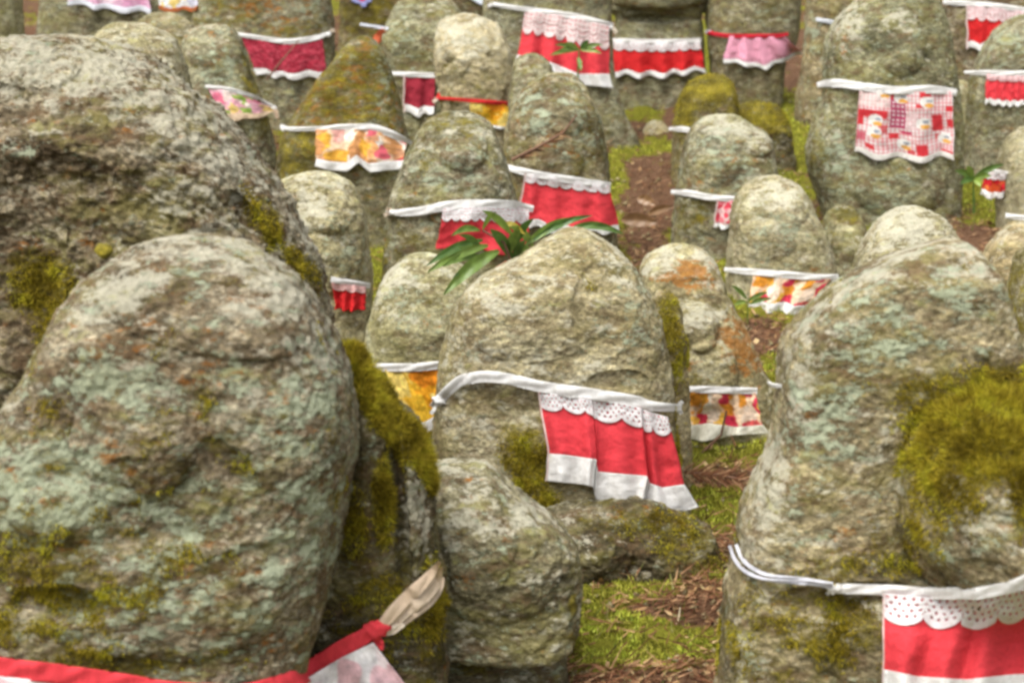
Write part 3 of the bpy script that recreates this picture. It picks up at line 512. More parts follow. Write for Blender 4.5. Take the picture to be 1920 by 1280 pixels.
stone('U', 6.0, .15, [(-160, 1380, 1430), (-130, 1340, 1470), (-60, 1326, 1490), (20, 1322, 1500), (80, 1326, 1492), (120, 1332, 1470), (195, 1335, 1466)],
      'dark slab at the top wearing a pink bib on a red band', 'grey', .8, box=3, dark=[(1400, 130, 80, 60, .5)], mint=[(1440, 20, 40, 30, .3)], step=3, amt=(.08, .05, .03, 0), name='stone_slab', cat='stone slab')
stone('AI', 5.6, .12, [(-160, 1530, 1570), (-120, 1505, 1610), (0, 1512, 1640), (100, 1506, 1650), (200, 1490, 1660)], 'grey-green slab half hidden left of the tall patchwork-bib slab', 'grey', .8, mint=[(1520, 60, 30, 60, .4)], rust=[(1490, 110, 15, 60, .5)], step=3, amt=(.1, .1, .05, 0), name='stone_slab', cat='stone slab')
stone('AC', 5.8, .14, [(-120, 1840, 1880), (-90, 1800, 1930), (0, 1775, 1985), (90, 1765, 1990), (300, 1760, 1995)], 'brownish slab in the top right corner wearing a lace-topped red bib', 'brown', .8, step=3, amt=(.08, -.05, .0, 0), name='stone_slab', cat='stone slab')
stone('AB', 5.1, .13, [(28, 1915, 1935), (38, 1885, 1960), (60, 1862, 1985), (95, 1840, 2000), (140, 1822, 2010), (200, 1812, 2015), (320, 1806, 2020)], 'sloping green-tinged statue at the right edge with a pleated red bib', 'grey', .9, mint=[(1880, 90, 50, 40, .5)], moss=[(1825, 180, 20, 70, .4)], step=3, amt=(.1, .1, 0, 0))
stone('Pt', 5.7, .14, [(-150, 470, 520), (-130, 420, 570), (-80, 385, 605), (0, 370, 622), (60, 366, 628), (120, 372, 630), (260, 370, 635)], 'large orange-brown mossy statue at the top wearing a crimson bib', 'grey', 1.0, moss=[(420, 20, 60, 60, .4), (560, 60, 60, 40, .4)], rust=[(500, 30, 120, 60, .42)], mint=[(400, 10, 40, 40, .5), (590, 10, 30, 30, .5)], step=3, amt=(.18, .08, .15, 0))
stone('AG', 5.9, .14, [(-150, -60, 20), (-120, -80, 36), (0, -90, 42), (100, -90, 46), (240, -90, 50)], 'plain grey slab in the top left corner', 'smooth', .6, box=3, step=3, amt=(0, 0, 0, .1), name='stone_slab', cat='stone slab')
stone('AH', 6.4, .15, [(-170, 160, 260), (-130, 110, 330), (-60, 85, 355), (20, 76, 370), (90, 72, 375), (200, 70, 380)], 'dim broad slab at the top left wearing a pale pink bib', 'grey', .8, box=3, dark=[(180, 60, 100, 40, .3)], step=3, amt=(.05, 0, 0, 0), name='stone_slab', cat='stone slab')
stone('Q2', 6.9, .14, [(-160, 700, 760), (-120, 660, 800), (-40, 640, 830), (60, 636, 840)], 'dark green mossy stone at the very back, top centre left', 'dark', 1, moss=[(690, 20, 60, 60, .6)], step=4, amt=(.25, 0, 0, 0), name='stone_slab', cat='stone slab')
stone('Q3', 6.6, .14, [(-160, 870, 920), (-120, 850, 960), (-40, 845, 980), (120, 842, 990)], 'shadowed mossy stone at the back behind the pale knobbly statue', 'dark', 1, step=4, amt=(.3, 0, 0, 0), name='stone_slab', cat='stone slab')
stone('SR', 5.6, .05, [(226, 1224, 1238), (232, 1212, 1248), (244, 1205, 1254), (262, 1202, 1258)], 'small pale grey rock at the edge of the brown litter path', 'smooth', 1.0, step=3, amt=(.02, 0, 0, .2), name='small_rock', cat='rock')
stone('SR2', 5.6, .05, [(150, 1795, 1805), (158, 1782, 1822), (180, 1776, 1832), (215, 1772, 1838)], 'small brown rock behind the pleated-bib statue at the right', 'smooth', 1.0, step=3, amt=(.02, 0, 0, .1), name='small_rock', cat='rock')
# moss ball on the boulder
stone('MB', 1.985, .009, [(457, 190, 200), (462, 181, 209), (470, 178, 213), (478, 184, 208), (484, 192, 202)], 'little bright green moss cushion stuck on the huge boulder', 'grey', .3, step=1.5, name='moss_cushion', cat='moss', amt=(1.5, 0, 0, 0), bot=1)

# ------------------------------------------------------------------ cloth
RED = (.72, .055, .07); RED2 = (.62, .022, .024); WHT = (.80, .79, .77); MAR = (.36, .03, .05); PINK = (.78, .36, .48)
def solid(c):
    return lambda u, v, s: np.broadcast_to(np.array(c), u.shape + (3,)).copy()
def blobs_print(base, cols, scale=(7, 4), seed=0, size=.55):
    def f(u, v, s):
        out = np.broadcast_to(np.array(base, float), u.shape + (3,)).copy(); q0 = np.stack([u * 6, v * 5, 0 * u + seed * 3.3 + s], -1)
        wu = u * scale[0] + .5 * noise(q0) ; wv = v * scale[1] + .5 * noise(q0 + 9)
        best = np.full(u.shape, 9.); r = np.random.default_rng(seed + 11); idx = np.zeros(u.shape, int)
        cells = {}
        iu = np.floor(wu).astype(int); iv = np.floor(wv).astype(int)
        R = r.random((40, 40, 3))
        for du in (-1, 0, 1):
            for dv in (-1, 0, 1):
                cu = iu + du; cv = iv + dv; rr = R[cu % 40, cv % 40]
                d = np.hypot(wu - cu - rr[..., 0], wv - cv - rr[..., 1]); k = d < best
                best = np.where(k, d, best); idx = np.where(k, (rr[..., 2] * len(cols)).astype(int), idx)
        cc = np.array(cols)[np.clip(idx, 0, len(cols) - 1)]; m = 1 - sstep(size, size + .12, best)
        out = out * (1 - m[..., None]) + cc * m[..., None]
        sh = fbm(q0 * 3, 2); return np.clip(out * (1 + .35 * sh[..., None]), 0, 1)
    return f
ORP = blobs_print((.84, .62, .42), [(.80, .38, .05), (.72, .20, .02), (.70, .05, .10), (.80, .40, .42), (.85, .50, .08), (.84, .76, .64), (.82, .34, .04), (.74, .12, .12), (.82, .66, .52)], (7, 2.2), 3, .5)
FLO = blobs_print((.82, .62, .42), [(.70, .08, .08), (.80, .40, .16), (.78, .42, .06), (.60, .30, .16), (.83, .62, .48), (.80, .74, .66), (.74, .14, .18), (.62, .30, .12), (.80, .42, .36), (.84, .78, .68)], (8, 2.8), 8, .58)
YEL = blobs_print((.85, .50, .04), [(.86, .66, .18), (.82, .38, .02), (.86, .70, .35), (.80, .28, .02), (.85, .52, .04)], (3, 2), 5, .5)
PFL = blobs_print((.80, .42, .50), [(.80, .66, .60), (.74, .18, .28), (.30, .44, .08), (.80, .60, .20), (.82, .50, .56)], (5, 3), 4, .5)
PWH = blobs_print((.80, .76, .78), [(.78, .52, .56), (.60, .58, .76), (.82, .80, .80), (.80, .70, .72)], (8, 6), 6, .5)
PNK2 = blobs_print((.80, .50, .50), [(.72, .06, .10), (.80, .62, .58), (.75, .2, .24)], (4, 6), 9, .5)
def patchwork(u, v, s):
    g1 = .5 + .5 * np.sign(np.sin(u * 150) ); g2 = .5 + .5 * np.sign(np.sin(v * 120)); ging = (g1 + g2) / 2
    W_ = np.array(WHT); R_ = np.array((.62, .04, .05)); out = W_ * (1 - .80 * ging[..., None]) + np.array((.66, .06, .09)) * (.80 * ging[..., None])
    def rect(a, b, c, d, col, al=1.):
        k = ((u > a) & (u < b) & (v > c) & (v < d))[..., None]; return np.where(k, np.array(col) * al + out * (1 - al), out)
    out = rect(.0, .32, .0, .26, (.80, .66, .62), .6); out = rect(0, .3, .30, .42, R_); out = rect(0, .06, .30, .55, R_)
    out = rect(.33, .49, .06, .55, (.48, .06, .14)); out = rect(.33, .49, .0, .12, R_); out = rect(.50, .62, .3, .55, (.78, .60, .60), .7)
    out = rect(.64, .76, .0, .10, R_); out = rect(.80, .92, .62, .72, R_, .8); out = rect(.22, .31, .50, .62, R_, .8); out = rect(.0, .1, .66, .78, (.55, .05, .10), .8); out = rect(.5, .58, .84, .96, R_, .9); out = rect(.93, 1., .40, .52, R_); out = rect(.32, .42, .62, .72, R_); out = rect(.77, .88, .35, .58, R_); out = rect(.60, .72, .76, .96, R_); out = rect(.92, 1, .22, .30, R_); out = rect(.6, .7, .18, .24, R_)
    out = rect(.10, .18, .80, .88, R_); out = rect(.86, 1, .88, .93, R_); out = rect(.44, .56, .58, .62, (.55, .05, .12))
    for k in range(6):
        for j in range(3): out = rect(.345 + j * .048, .375 + j * .048, .155 + k * .065, .185 + k * .065, (.74, .60, .62))
    for (a, b) in ((.18, .45), (.18, .62), (.47, .78), (.72, .16), (.68, .46), (.90, .70), (.44, .10), (.25, .04)):
        d1 = np.hypot((u - a) * 1.1, v - b); out = np.where((d1 < .085)[..., None], np.array((.80, .78, .74)), out)
        d2 = np.hypot((u - a - .02), (v - b - .045) * 1.6); out = np.where((d2 < .05)[..., None], np.array((.82, .42, .08)), out)
        d3 = np.hypot((u - a - .025) * 1.2, (v - b + .02) * 2); out = np.where((d3 < .04)[..., None], np.array((.30, .33, .40)), out)
    return out
def lines_resample(pts, n):
    pts = np.asarray(pts, float); t = np.linspace(0, len(pts) - 1, n); i = np.minimum(t.astype(int), len(pts) - 2); f = (t - i)[:, None]
    return pts[i] * (1 - f) + pts[i + 1] * f
def smooth_poly(pts, n):
    pts = np.asarray(pts, float); d = np.concatenate([[0], np.cumsum(np.hypot(*np.diff(pts[:, :2], axis=0).T))]); t = np.linspace(0, d[-1], n)
    return np.stack([pch(d, pts[:, k], t) for k in range(pts.shape[1])], -1)
def hit_depth(stn, px, py, back=None):
    x, dy, dz = ray(px, py); dd = np.stack([x, dy, dz], -1); sh = x.shape; out = np.full(x.size, np.nan); o = Vector((0, 0, CZ)); b = stn['bvh']
    for i, d in enumerate(dd.reshape(-1, 3)):
        h = b.ray_cast(o, Vector(d).normalized())
        if h[0] is not None: out[i] = h[0][1]
    out = out.reshape(sh); dflt = stn['Y'] + stn['T'] * .05 if back is None else back
    return np.where(np.isnan(out), dflt, out)
def blur1(a, n, ax):
    for _ in range(n):
        p = np.concatenate([np.take(a, [0], ax), a, np.take(a, [-1], ax)], ax); L_ = a.shape[ax]
        a = (np.take(p, range(0, L_), ax) + np.take(p, range(1, L_ + 1), ax) * 2 + np.take(p, range(2, L_ + 2), ax)) / 4
    return a
def ribbon(name, pts, stn, col, parent, thick=.0015, off=.004, back=None, cut=None):
    pts = np.asarray(pts, float); n = max(14, int(np.hypot(*(pts[-1, :2] - pts[0, :2])) / 5)); s = smooth_poly(pts, n)
    d = hit_depth(stn, s[:, 0], s[:, 1], back); d = np.minimum(blur1(d, 10, 0), d) - off
    tx = np.gradient(s[:, 0]); ty = np.gradient(s[:, 1]); ln = np.hypot(tx, ty) + 1e-6; nx = -ty / ln; ny = tx / ln
    K = 12; a = np.linspace(0, 2 * math.pi, K, endpoint=False); V = np.zeros((n, K, 3)); UV = np.zeros((n, K, 2))
    for k in range(K):
        w = s[:, 2] * math.cos(a[k]); dep = d - thick * math.sin(a[k]) * (1 + .5 * math.cos(3 * a[k])) - .0016 * np.sin(np.arange(n) * .4 + 2 * noise(np.stack([np.arange(n) * .13, 0. * d, 0. * d + pts[0, 0]], -1)) + 3 * math.cos(a[k])) * (math.sin(a[k]) > 0)
        V[:, k] = P(s[:, 0] + nx * w, s[:, 1] + ny * w, dep); UV[:, k] = np.stack([np.arange(n) * .03, np.full(n, k / K * .2)], -1)
    Vf = V.reshape(-1, 3); fc = gridfaces(n, K, True)
    c0 = V[0].mean(0); c1 = V[-1].mean(0); Vf = np.concatenate([Vf, [c0, c1]]); m = len(Vf)
    capA = np.array([[m - 2, (k + 1) % K, k, k] for k in range(K)]); uvf = np.concatenate([UV.reshape(-1, 2), [[0, 0], [1, 0]]])
    cols = np.tile(np.array(col), (m, 1))
    o_ = mesh_np(name, Vf, fc, M['cloth'], parent, origin=parent.location, uv=uvf, cols={'Col': cols}); return o_
def knot(pt, stn, col, parent, r=9, tails=(), tw=4, depth=None):
    d = float(hit_depth(stn, np.array([pt[0]]), np.array([pt[1]]))[0]) if depth is None else depth
    d -= .010; c = P(pt[0], pt[1], d); R = r * d / F; nu, nv = 16, 12; V = []
    for i in range(nv + 1):
        for j in range(nu):
            a = math.pi * i / nv; b = 2 * math.pi * j / nu; p = np.array([math.sin(a) * math.cos(b), math.sin(a) * math.sin(b), math.cos(a)])
            V.append(p)
    V = np.array(V); q_ = V * 1.6 + pt[0]; V = V * (1 + .35 * noise(q_)[:, None] + .12 * np.sin(V[:, [0]] * 7 + V[:, [2]] * 5)) * np.array([1.15, .8, .85]) * R + c
    kn = mesh_np('knot', V, gridfaces(nv + 1, nu, True), M['cloth'], parent, origin=parent.location, uv=V[:, [0, 2]] * 8, cols={'Col': np.tile(col, (len(V), 1))})
    for t in tails:
        tp = np.array([(pt[0], pt[1], tw * .8), ((pt[0] + t[0]) / 2 + 1, (pt[1] + t[1]) / 2 - 1, tw), (t[0], t[1], tw * .9)])
        ribbon('tie_end', tp, stn, col if len(t) < 3 else t[2], parent, off=.006, back=d)
    return kn
def bib(key, label, tie=None, panel=None, pattern=None, tiecol=WHT, hemcol=WHT, hem=.2, lace=0, pleats=(4, .006), knots=(), group='bibs tied on the stone statues', style='sine', nseg=None, lacecol=(.80, .76, .76), piping=False, wob=8):
    stn = ST[key]; allp = np.array([p[:2] for p in (tie or [])] + [p for rw in (panel or []) for p in rw]); c = allp.mean(0)
    loc = P(c[0], c[1], stn['Y'] - .05); root = empty('cloth_bib', Vector(loc)); tag(root, label, 'bib', group)
    if panel is not None:
        rows = [np.asarray(r_, float) for r_ in panel]; wpx = np.hypot(*(rows[0][-1] - rows[0][0])); hpx = np.hypot(*(rows[-1][0] - rows[0][0]))
        nc = int(np.clip(wpx / 1.6, 40, 240)) if nseg is None else nseg; nr = int(np.clip(hpx / 1.8, 28, 130))
        vs = np.linspace(0, 1, nr); npan = len(rows); RR = np.stack([lines_resample(r_, nc) for r_ in rows])      # rows x nc x 2
        vv = np.array([0, 1.]) if npan == 2 else np.array([0, 1 - hem, 1.]); G = np.zeros((nr, nc, 2))
        for j in range(2):
            for i_, v in enumerate(vs):
                b_ = min(np.searchsorted(vv, v, 'right') - 1, len(vv) - 2); t = (v - vv[b_]) / (vv[b_ + 1] - vv[b_]); G[i_, :, j] = RR[b_, :, j] * (1 - t) + RR[b_ + 1, :, j] * t
        U, Vv = np.meshgrid(np.linspace(0, 1, nc), vs); hsh = hash_(label); ph = 2 * math.pi * (pleats[0] * U + .22 * noise(np.stack([U * 3, 0 * U + hsh, 0 * U], -1)))
        if style == 'saw': wv = .75 * ((ph / (2 * math.pi)) % 1.0) ** 1.4 + .25 * np.sin(ph * 2.3 + hsh)
        else: wv = .5 + .5 * np.sin(ph + hsh)
        amp = 1.9 * pleats[1] * (.25 + .75 * Vv ** .8)
        if npan == 2: G[..., 1] += wob * (wv - .5) * Vv ** 2 * hpx / 90 + 1.5 * noise(np.stack([U * 5, Vv * 2, 0 * U + hsh], -1)) * Vv
        G[..., 0] += 4.0 * noise(np.stack([U * 4, Vv * 4, 0 * U + hsh + 5], -1)) * Vv
        sr, s_c = max(1, nr // 12), max(1, nc // 24)
        Hc = hit_depth(stn, G[::sr, ::s_c, 0], G[::sr, ::s_c, 1], stn['Y']); 
        Hc = np.minimum.accumulate(Hc, axis=0) if False else Hc
        sm = blur1(blur1(Hc, 6, 0), 6, 1); Hc = np.minimum(sm, Hc)
        ri = np.arange(nr) / sr; ci = np.arange(nc) / s_c; ri = np.clip(ri, 0, Hc.shape[0] - 1.001); ci = np.clip(ci, 0, Hc.shape[1] - 1.001)
        r0 = ri.astype(int); c0 = ci.astype(int); fr = (ri - r0)[:, None]; fc_ = (ci - c0)[None, :]
        Hd = (Hc[r0][:, c0] * (1 - fr) * (1 - fc_) + Hc[np.minimum(r0 + 1, Hc.shape[0] - 1)][:, c0] * fr * (1 - fc_) + Hc[r0][:, np.minimum(c0 + 1, Hc.shape[1] - 1)] * (1 - fr) * fc_ + Hc[np.minimum(r0 + 1, Hc.shape[0] - 1)][:, np.minimum(c0 + 1, Hc.shape[1] - 1)] * fr * fc_)
        Hd = blur1(blur1(Hd, 3, 0), 3, 1)
        crum = .0022 * fbm(np.stack([U * 7, Vv * 5, 0 * U + hsh], -1), 3)
        D = Hd - .007 - amp * wv - crum
        def part(name, v0, v1, off, colf, hole=None, scal=0):
            k = np.where((vs >= v0 - 1e-6) & (vs <= v1 + 1e-6))[0]
            if len(k) < 2: return
            Gs = G[k].copy(); Ds = D[k] - off; Us = U[k]; Vs = Vv[k]
            if scal:
                cell = (Us * scal) % 1.0; bulge = np.sin(cell * math.pi) ** .6; tloc = (Vs - v0) / (v1 - v0); dv = (1 - (.30 + .12 * np.sin(np.floor(Us * scal) * 2.3)) * (1 - bulge)) 
                vt = v0 + (Vs - v0) * dv; Gx = np.zeros_like(Gs)
                vi = np.clip(vt * (nr - 1), 0, nr - 1.001); a0 = vi.astype(int); f_ = vi - a0; jj = np.arange(nc)[None, :]
                Gx = G[a0, jj] * (1 - f_)[..., None] + G[a0 + 1, jj] * f_[..., None]; Gs = Gx; Ds = D[a0, jj] * (1 - f_) + D[a0 + 1, jj] * f_ - off
            V = P(Gs[..., 0], Gs[..., 1], Ds); fc = gridfaces(len(k), nc)
            if hole is not None:
                cm = lambda a: (a[:-1, :-1] + a[1:, 1:]) / 2
                keep = ~hole(cm(Us), cm((Vs - v0) / (v1 - v0))).ravel(); fc = fc[keep]
            ob = mesh_np(name, V.reshape(-1, 3), fc, M['cloth'], root, origin=root.location, uv=np.stack([Us * wpx / 90, Vs * hpx / 90], -1).reshape(-1, 2), cols={'Col': colf(Us, Vs, 0).reshape(-1, 3)})
            md = ob.modifiers.new('cloth_thickness', 'SOLIDIFY'); md.thickness = .0010; md.offset = 0
            return ob
        vh = 1 - hem if hem else 1
        step_v = 1 / (nr - 1)
        part('panel', 0, vh + step_v * .6, 0, pattern)
        if hem: part('hem', vh - step_v * .5, 1, .0015, solid(hemcol))
        if lace:
            ns = max(4, int(round(wpx / 62))) if wpx > 300 else max(3, int(wpx / (34 if wpx > 230 else 20)))
            def hole(u, t):
                lat = np.abs((u * ns * 5 + .5 * (np.floor(t * 5) % 2)) % 1.0 - .5) + np.abs((t * 5) % 1.0 - .5) * .9 < .27
                ring = np.hypot(((u * ns) % 1.0 - .5) * 1.5, (t - .35) * 1.1); return lat & (t < .84) & (ring > .13)
            part('lace_trim', 0, lace, .0035, solid(lacecol), hole, ns)
        if piping:
            e = [tuple(G[i_, 1]) + (1.6,) for i_ in np.linspace(0, nr - 1, 8).astype(int)]
            ribbon('piping', e, stn, (.74, .60, .56), root, thick=.001, off=.012 + pleats[1], back=float(D[:, 1].mean()))
    if tie:
        ribbon('tie', tie, stn, tiecol, root, off=.0125 if panel else .007)
    for kn in knots: knot(kn[0], stn, kn[3] if len(kn) > 3 else tiecol, root, r=kn[1], tails=kn[2])
    return root

# central bib
top = [(1008, 734), (1040, 738), (1080, 742), (1108, 745), (1118, 752), (1160, 755), (1200, 764), (1206, 768), (1225, 774), (1252, 782)]
mid_ = [(1026, 850), (1060, 853), (1095, 858), (1118, 861), (1122, 884), (1160, 888), (1212, 892), (1218, 906), (1242, 914), (1284, 908)]
bot_ = [(1022, 901), (1060, 905), (1092, 908), (1112, 913), (1118, 936), (1165, 942), (1206, 934), (1214, 947), (1262, 965), (1310, 950)]
bib('D', 'long red bib with lace top and stepped white hem on the central statue', tie=[(812, 765, 9), (838, 735, 10), (870, 712, 11), (910, 706, 11), (960, 712, 11), (1010, 724, 11), (1070, 734, 12), (1130, 742, 11), (1190, 752, 11), (1230, 762, 9), (1278, 765, 7)],
    panel=[top, mid_, bot_], pattern=solid(RED), hem=.27, lace=.22, pleats=(3, .016), style='saw', knots=[((826, 750), 13, [(808, 776)]), ((1268, 764), 8, [(1280, 752), (1278, 776)])], piping=True)
# right front bib
bib('G', 'red bib with crochet lace collar hanging low on the large right statue', tie=[(1560, 1102, 10), (1610, 1104, 10), (1660, 1106, 11), (1740, 1112, 12), (1820, 1112, 12), (1880, 1104, 12), (1940, 1080, 11), (1985, 1060, 10)],
    panel=[[(1655, 1112), (1760, 1122), (1850, 1120), (1920, 1104), (1990, 1085)], [(1655, 1254), (1720, 1268), (1810, 1274), (1900, 1264), (2000, 1262)], [(1652, 1330), (1720, 1342), (1810, 1350), (1900, 1340), (2010, 1340)]],
    pattern=solid(RED), hem=.33, lace=.26, pleats=(4.4, .014), knots=[((1562, 1102), 13, [(1550, 1114), (1545, 1096)])], piping=True)
ribb = ST['G']
r_ = empty('cord', Vector(P(1460, 1080, 1.93))); tag(r_, 'pale grey cord running round the lower left side of the large right statue', 'cord')
ribbon('strand', [(1368, 1022, 3.5), (1378, 1048, 3.5), (1400, 1072, 3.5), (1440, 1086, 3.5), (1500, 1092, 3.5), (1562, 1100, 3.5)], ribb, (.62, .62, .68), r_, thick=.0022, off=.012)
ribbon('strand', [(1380, 1020, 3.5), (1390, 1044, 3.5), (1410, 1064, 3.5), (1446, 1079, 3.5), (1504, 1085, 3.5), (1562, 1094, 3.5)], ribb, (.66, .66, .72), r_, thick=.0022, off=.012)
# front left bib
bib('A', 'white and pink printed bib on a thick red band at the lower left corner', tie=[(-60, 1236, 17), (0, 1250, 19), (100, 1262, 19), (220, 1280, 20), (340, 1298, 20), (440, 1302, 20), (520, 1286, 20), (580, 1256, 19), (640, 1218, 18), (690, 1188, 15), (716, 1172, 14)],
    panel=[[(-40, 1262), (200, 1290), (440, 1318), (560, 1280), (640, 1232), (700, 1204)], [(-60, 1520), (200, 1540), (440, 1560), (620, 1540), (760, 1500), (900, 1470)]], pattern=PWH, tiecol=RED, hem=.12, pleats=(5, .012),
    knots=[((706, 1178), 21, [])])
rr = bpy.data.objects[[o.name for o in bpy.data.objects if o.name.startswith('cloth_bib')][-1]]
dk = ST['A']['Y'] - .02
ribbon('tie_end', [(710, 1178, 9), (738, 1146, 13), (772, 1112, 13), (805, 1080, 10), (825, 1052, 3)], ST['C'], (.64, .50, .36), rr, off=.034, thick=.0014, back=dk)
ribbon('tie_end', [(714, 1184, 8), (750, 1154, 12), (790, 1122, 13), (818, 1092, 9), (829, 1062, 2)], ST['C'], (.68, .55, .41), rr, off=.030, thick=.0014, back=dk)
ribbon('tie_end', [(716, 1188, 6), (762, 1160, 9), (802, 1130, 9), (826, 1100, 6), (832, 1082, 2)], ST['C'], (.58, .46, .34), rr, off=.026, thick=.0014, back=dk)
ribbon('tie_end', [(712, 1184, 10), (735, 1180, 9), (758, 1170, 4)], ST['C'], (.72, .62, .50), rr, off=.030, thick=.0014, back=dk)
ribbon('tie_end', [(700, 1190, 9), (712, 1205, 8), (716, 1218, 3)], ST['C'], RED, rr, off=.030, thick=.0014, back=dk)
# orange/yellow bibs
bib('H', 'yellow and orange bib between the hanging moss and the central statue', tie=[(690, 688, 7), (760, 689, 8), (830, 684, 8)], panel=[[(722, 692), (770, 692), (840, 688)], [(760, 810), (810, 805), (850, 796)]], pattern=YEL, hem=.16, pleats=(2, .008))
bib('I', 'orange and pink printed bib flaring below the orange-lichen statue', tie=[(1278, 729, 6), (1350, 731, 7), (1420, 733, 6)], panel=[[(1284, 732), (1330, 734), (1375, 735), (1416, 736)], [(1283, 798), (1330, 792), (1380, 800), (1430, 796)], [(1284, 820), (1318, 828), (1375, 816), (1440, 812)]], pattern=ORP, hem=.24, hemcol=(.80, .78, .66), pleats=(3, .012))
bib('X', 'orange and pink printed bib with wavy white hem left of the large right statue', tie=[(1358, 505, 4), (1400, 509, 6), (1470, 515, 7), (1540, 520, 6), (1572, 518, 4)], panel=[[(1412, 513), (1480, 518), (1558, 523)], [(1402, 586), (1450, 584), (1500, 592), (1550, 590)][:3]], pattern=ORP, hem=.26, pleats=(2.5, .008), knots=[((1566, 520), 5, [(1560, 540)])])
bib('L', 'tiny scarlet pleated bib beside the huge boulder', tie=[(620, 524, 6), (655, 530, 6), (694, 536, 5)], panel=[[(622, 530), (660, 534), (686, 538)], [(630, 578), (655, 584), (684, 580)]], pattern=solid(RED2), hem=0, lace=.3, pleats=(3, .008), lacecol=(.74, .45, .42))
bib('J', 'bright red bib with pale lace band behind the leafy plant', tie=[(724, 400, 5), (780, 397, 8), (840, 386, 9), (900, 382, 8), (960, 384, 8), (1000, 392, 6)], panel=[[(832, 390), (900, 388), (992, 392)], [(818, 466), (900, 470), (990, 480)]], pattern=solid(RED), hem=0, lace=.36, pleats=(2.5, .008), knots=[((738, 399), 7, [(720, 404, (.70, .58, .44)), (724, 392, (.7, .58, .44))])])
bib('K', 'red pleated bib with white top edge under the twig-strewn statue', tie=[(950, 314, 6), (1000, 326, 7), (1060, 336, 7), (1145, 348, 6)], panel=[[(984, 324), (1060, 336), (1142, 348)], [(968, 420), (1060, 438), (1162, 436)]], pattern=solid(RED), hem=.13, lace=.2, pleats=(4, .010), piping=True)
bib('M', 'flowered pink and orange bib with wavy white hem under the triangular mossy statue', tie=[(526, 240, 4), (560, 242, 4), (600, 241, 4), (640, 238, 5), (690, 238, 6), (730, 250, 7), (772, 272, 6)],
    panel=[[(592, 243), (625, 243), (655, 243), (672, 242), (690, 243), (720, 250), (762, 270)], [(592, 297), (622, 302), (648, 304), (668, 290), (690, 306), (722, 302), (756, 300)], [(590, 312), (622, 320), (648, 322), (672, 306), (696, 324), (725, 320), (756, 318)]], pattern=FLO, hem=.2, pleats=(3, .010), knots=[((534, 240), 5, [(525, 236), (528, 245)])])
bib('N', 'pink flowered bib with beige edge tied above the huge boulder', tie=[(385, 162, 3), (430, 168, 4), (470, 180, 4), (515, 202, 3)], panel=[[(390, 166), (440, 172), (506, 200)], [(420, 225), (460, 226), (516, 212)]], pattern=PFL, hem=.22, hemcol=(.72, .55, .38), pleats=(2, .006), knots=[((514, 204), 5, [(520, 222, (.66, .5, .36))])])
bib('Pt', 'crimson bib with white hem crossed by a thin twig', tie=[(440, 64, 4), (480, 70, 4), (540, 78, 5), (590, 72, 5), (624, 60, 3)], panel=[[(452, 68), (530, 82), (604, 72)], [(482, 140), (540, 148), (614, 146)]], pattern=blobs_print((.40, .035, .06), [(.46, .06, .09), (.32, .02, .04)], (24, 16), 2, .4), hem=.16, pleats=(3, .008), knots=[((614, 66), 5, [(626, 56, (.7, .6, .48))])])
bib('Q', 'small maroon bib with white hem left of the pale knobbly statue', tie=[(735, 138, 4), (775, 140, 5), (816, 142, 5)], panel=[[(756, 142), (790, 144), (816, 146)], [(756, 212), (785, 218), (814, 212)]], pattern=solid(MAR), hem=.22, pleats=(1.5, .008), piping=True)
r_ = empty('cloth_scrap', Vector(P(710, 70, 5.1))); tag(r_, 'orange cloth scrap on a grey tie at the upper left of the grey-green statue', 'bib')
ribbon('tie', [(675, 46, 3), (700, 50, 3), (728, 54, 3)], ST['Q'], (.62, .64, .7), r_, off=.01); ribbon('flap', [(722, 58, 7), (712, 68, 9), (700, 84, 6)], ST['Q'], (.75, .18, .08), r_, off=.01)
bib('R', 'yellow bib on a red band under the pale knobbly statue', tie=[(818, 184, 3), (850, 186, 3), (900, 190, 4), (965, 196, 4)], panel=[[(880, 190), (915, 192), (962, 196)], [(882, 226), (915, 240), (958, 242)]], pattern=YEL, tiecol=(.62, .03, .03), hem=.12, pleats=(1.5, .006), knots=[((824, 184), 6, [(812, 192, (.7, .6, .48)), (822, 174)])])
bib('S', 'red bib with wide lace collar hanging on the tall plain grey slab', tie=[(925, 8, 4), (960, 14, 4), (1020, 22, 5), (1080, 32, 6), (1150, 50, 6)], panel=[[(984, 22), (1040, 28), (1090, 36), (1142, 50)], [(972, 104), (1022, 114), (1085, 140), (1142, 140)], [(965, 112), (1030, 132), (1090, 160), (1152, 166)]], pattern=solid(RED), hem=.17, lace=.42, pleats=(4, .014), lacecol=(.78, .62, .60), knots=[((1144, 52), 5, [(1156, 62, (.7, .62, .5))]), ((928, 8), 4, [(915, 12)])])
bib('Tt', 'wide pleated red bib with scalloped lace on the squared ledge stone', tie=[(1148, 76, 4), (1230, 78, 4), (1314, 76, 4)], panel=[[(1150, 76), (1232, 80), (1312, 78)], [(1150, 142), (1232, 146), (1324, 134)]], pattern=solid(RED2), hem=.15, lace=.30, pleats=(4, .018), wob=12)
bib('U', 'plain pink bib flaring from a red band on the dark slab', tie=[(1322, 62, 3), (1380, 68, 4), (1450, 68, 4), (1478, 64, 3)], tiecol=(.60, .02, .04), panel=[[(1368, 68), (1420, 71), (1470, 68)], [(1356, 116), (1436, 130), (1506, 100)]], pattern=solid(PINK), hem=.14, pleats=(4, .012), knots=[((1334, 62), 4, [(1322, 60, (.5, .5, .55))])])
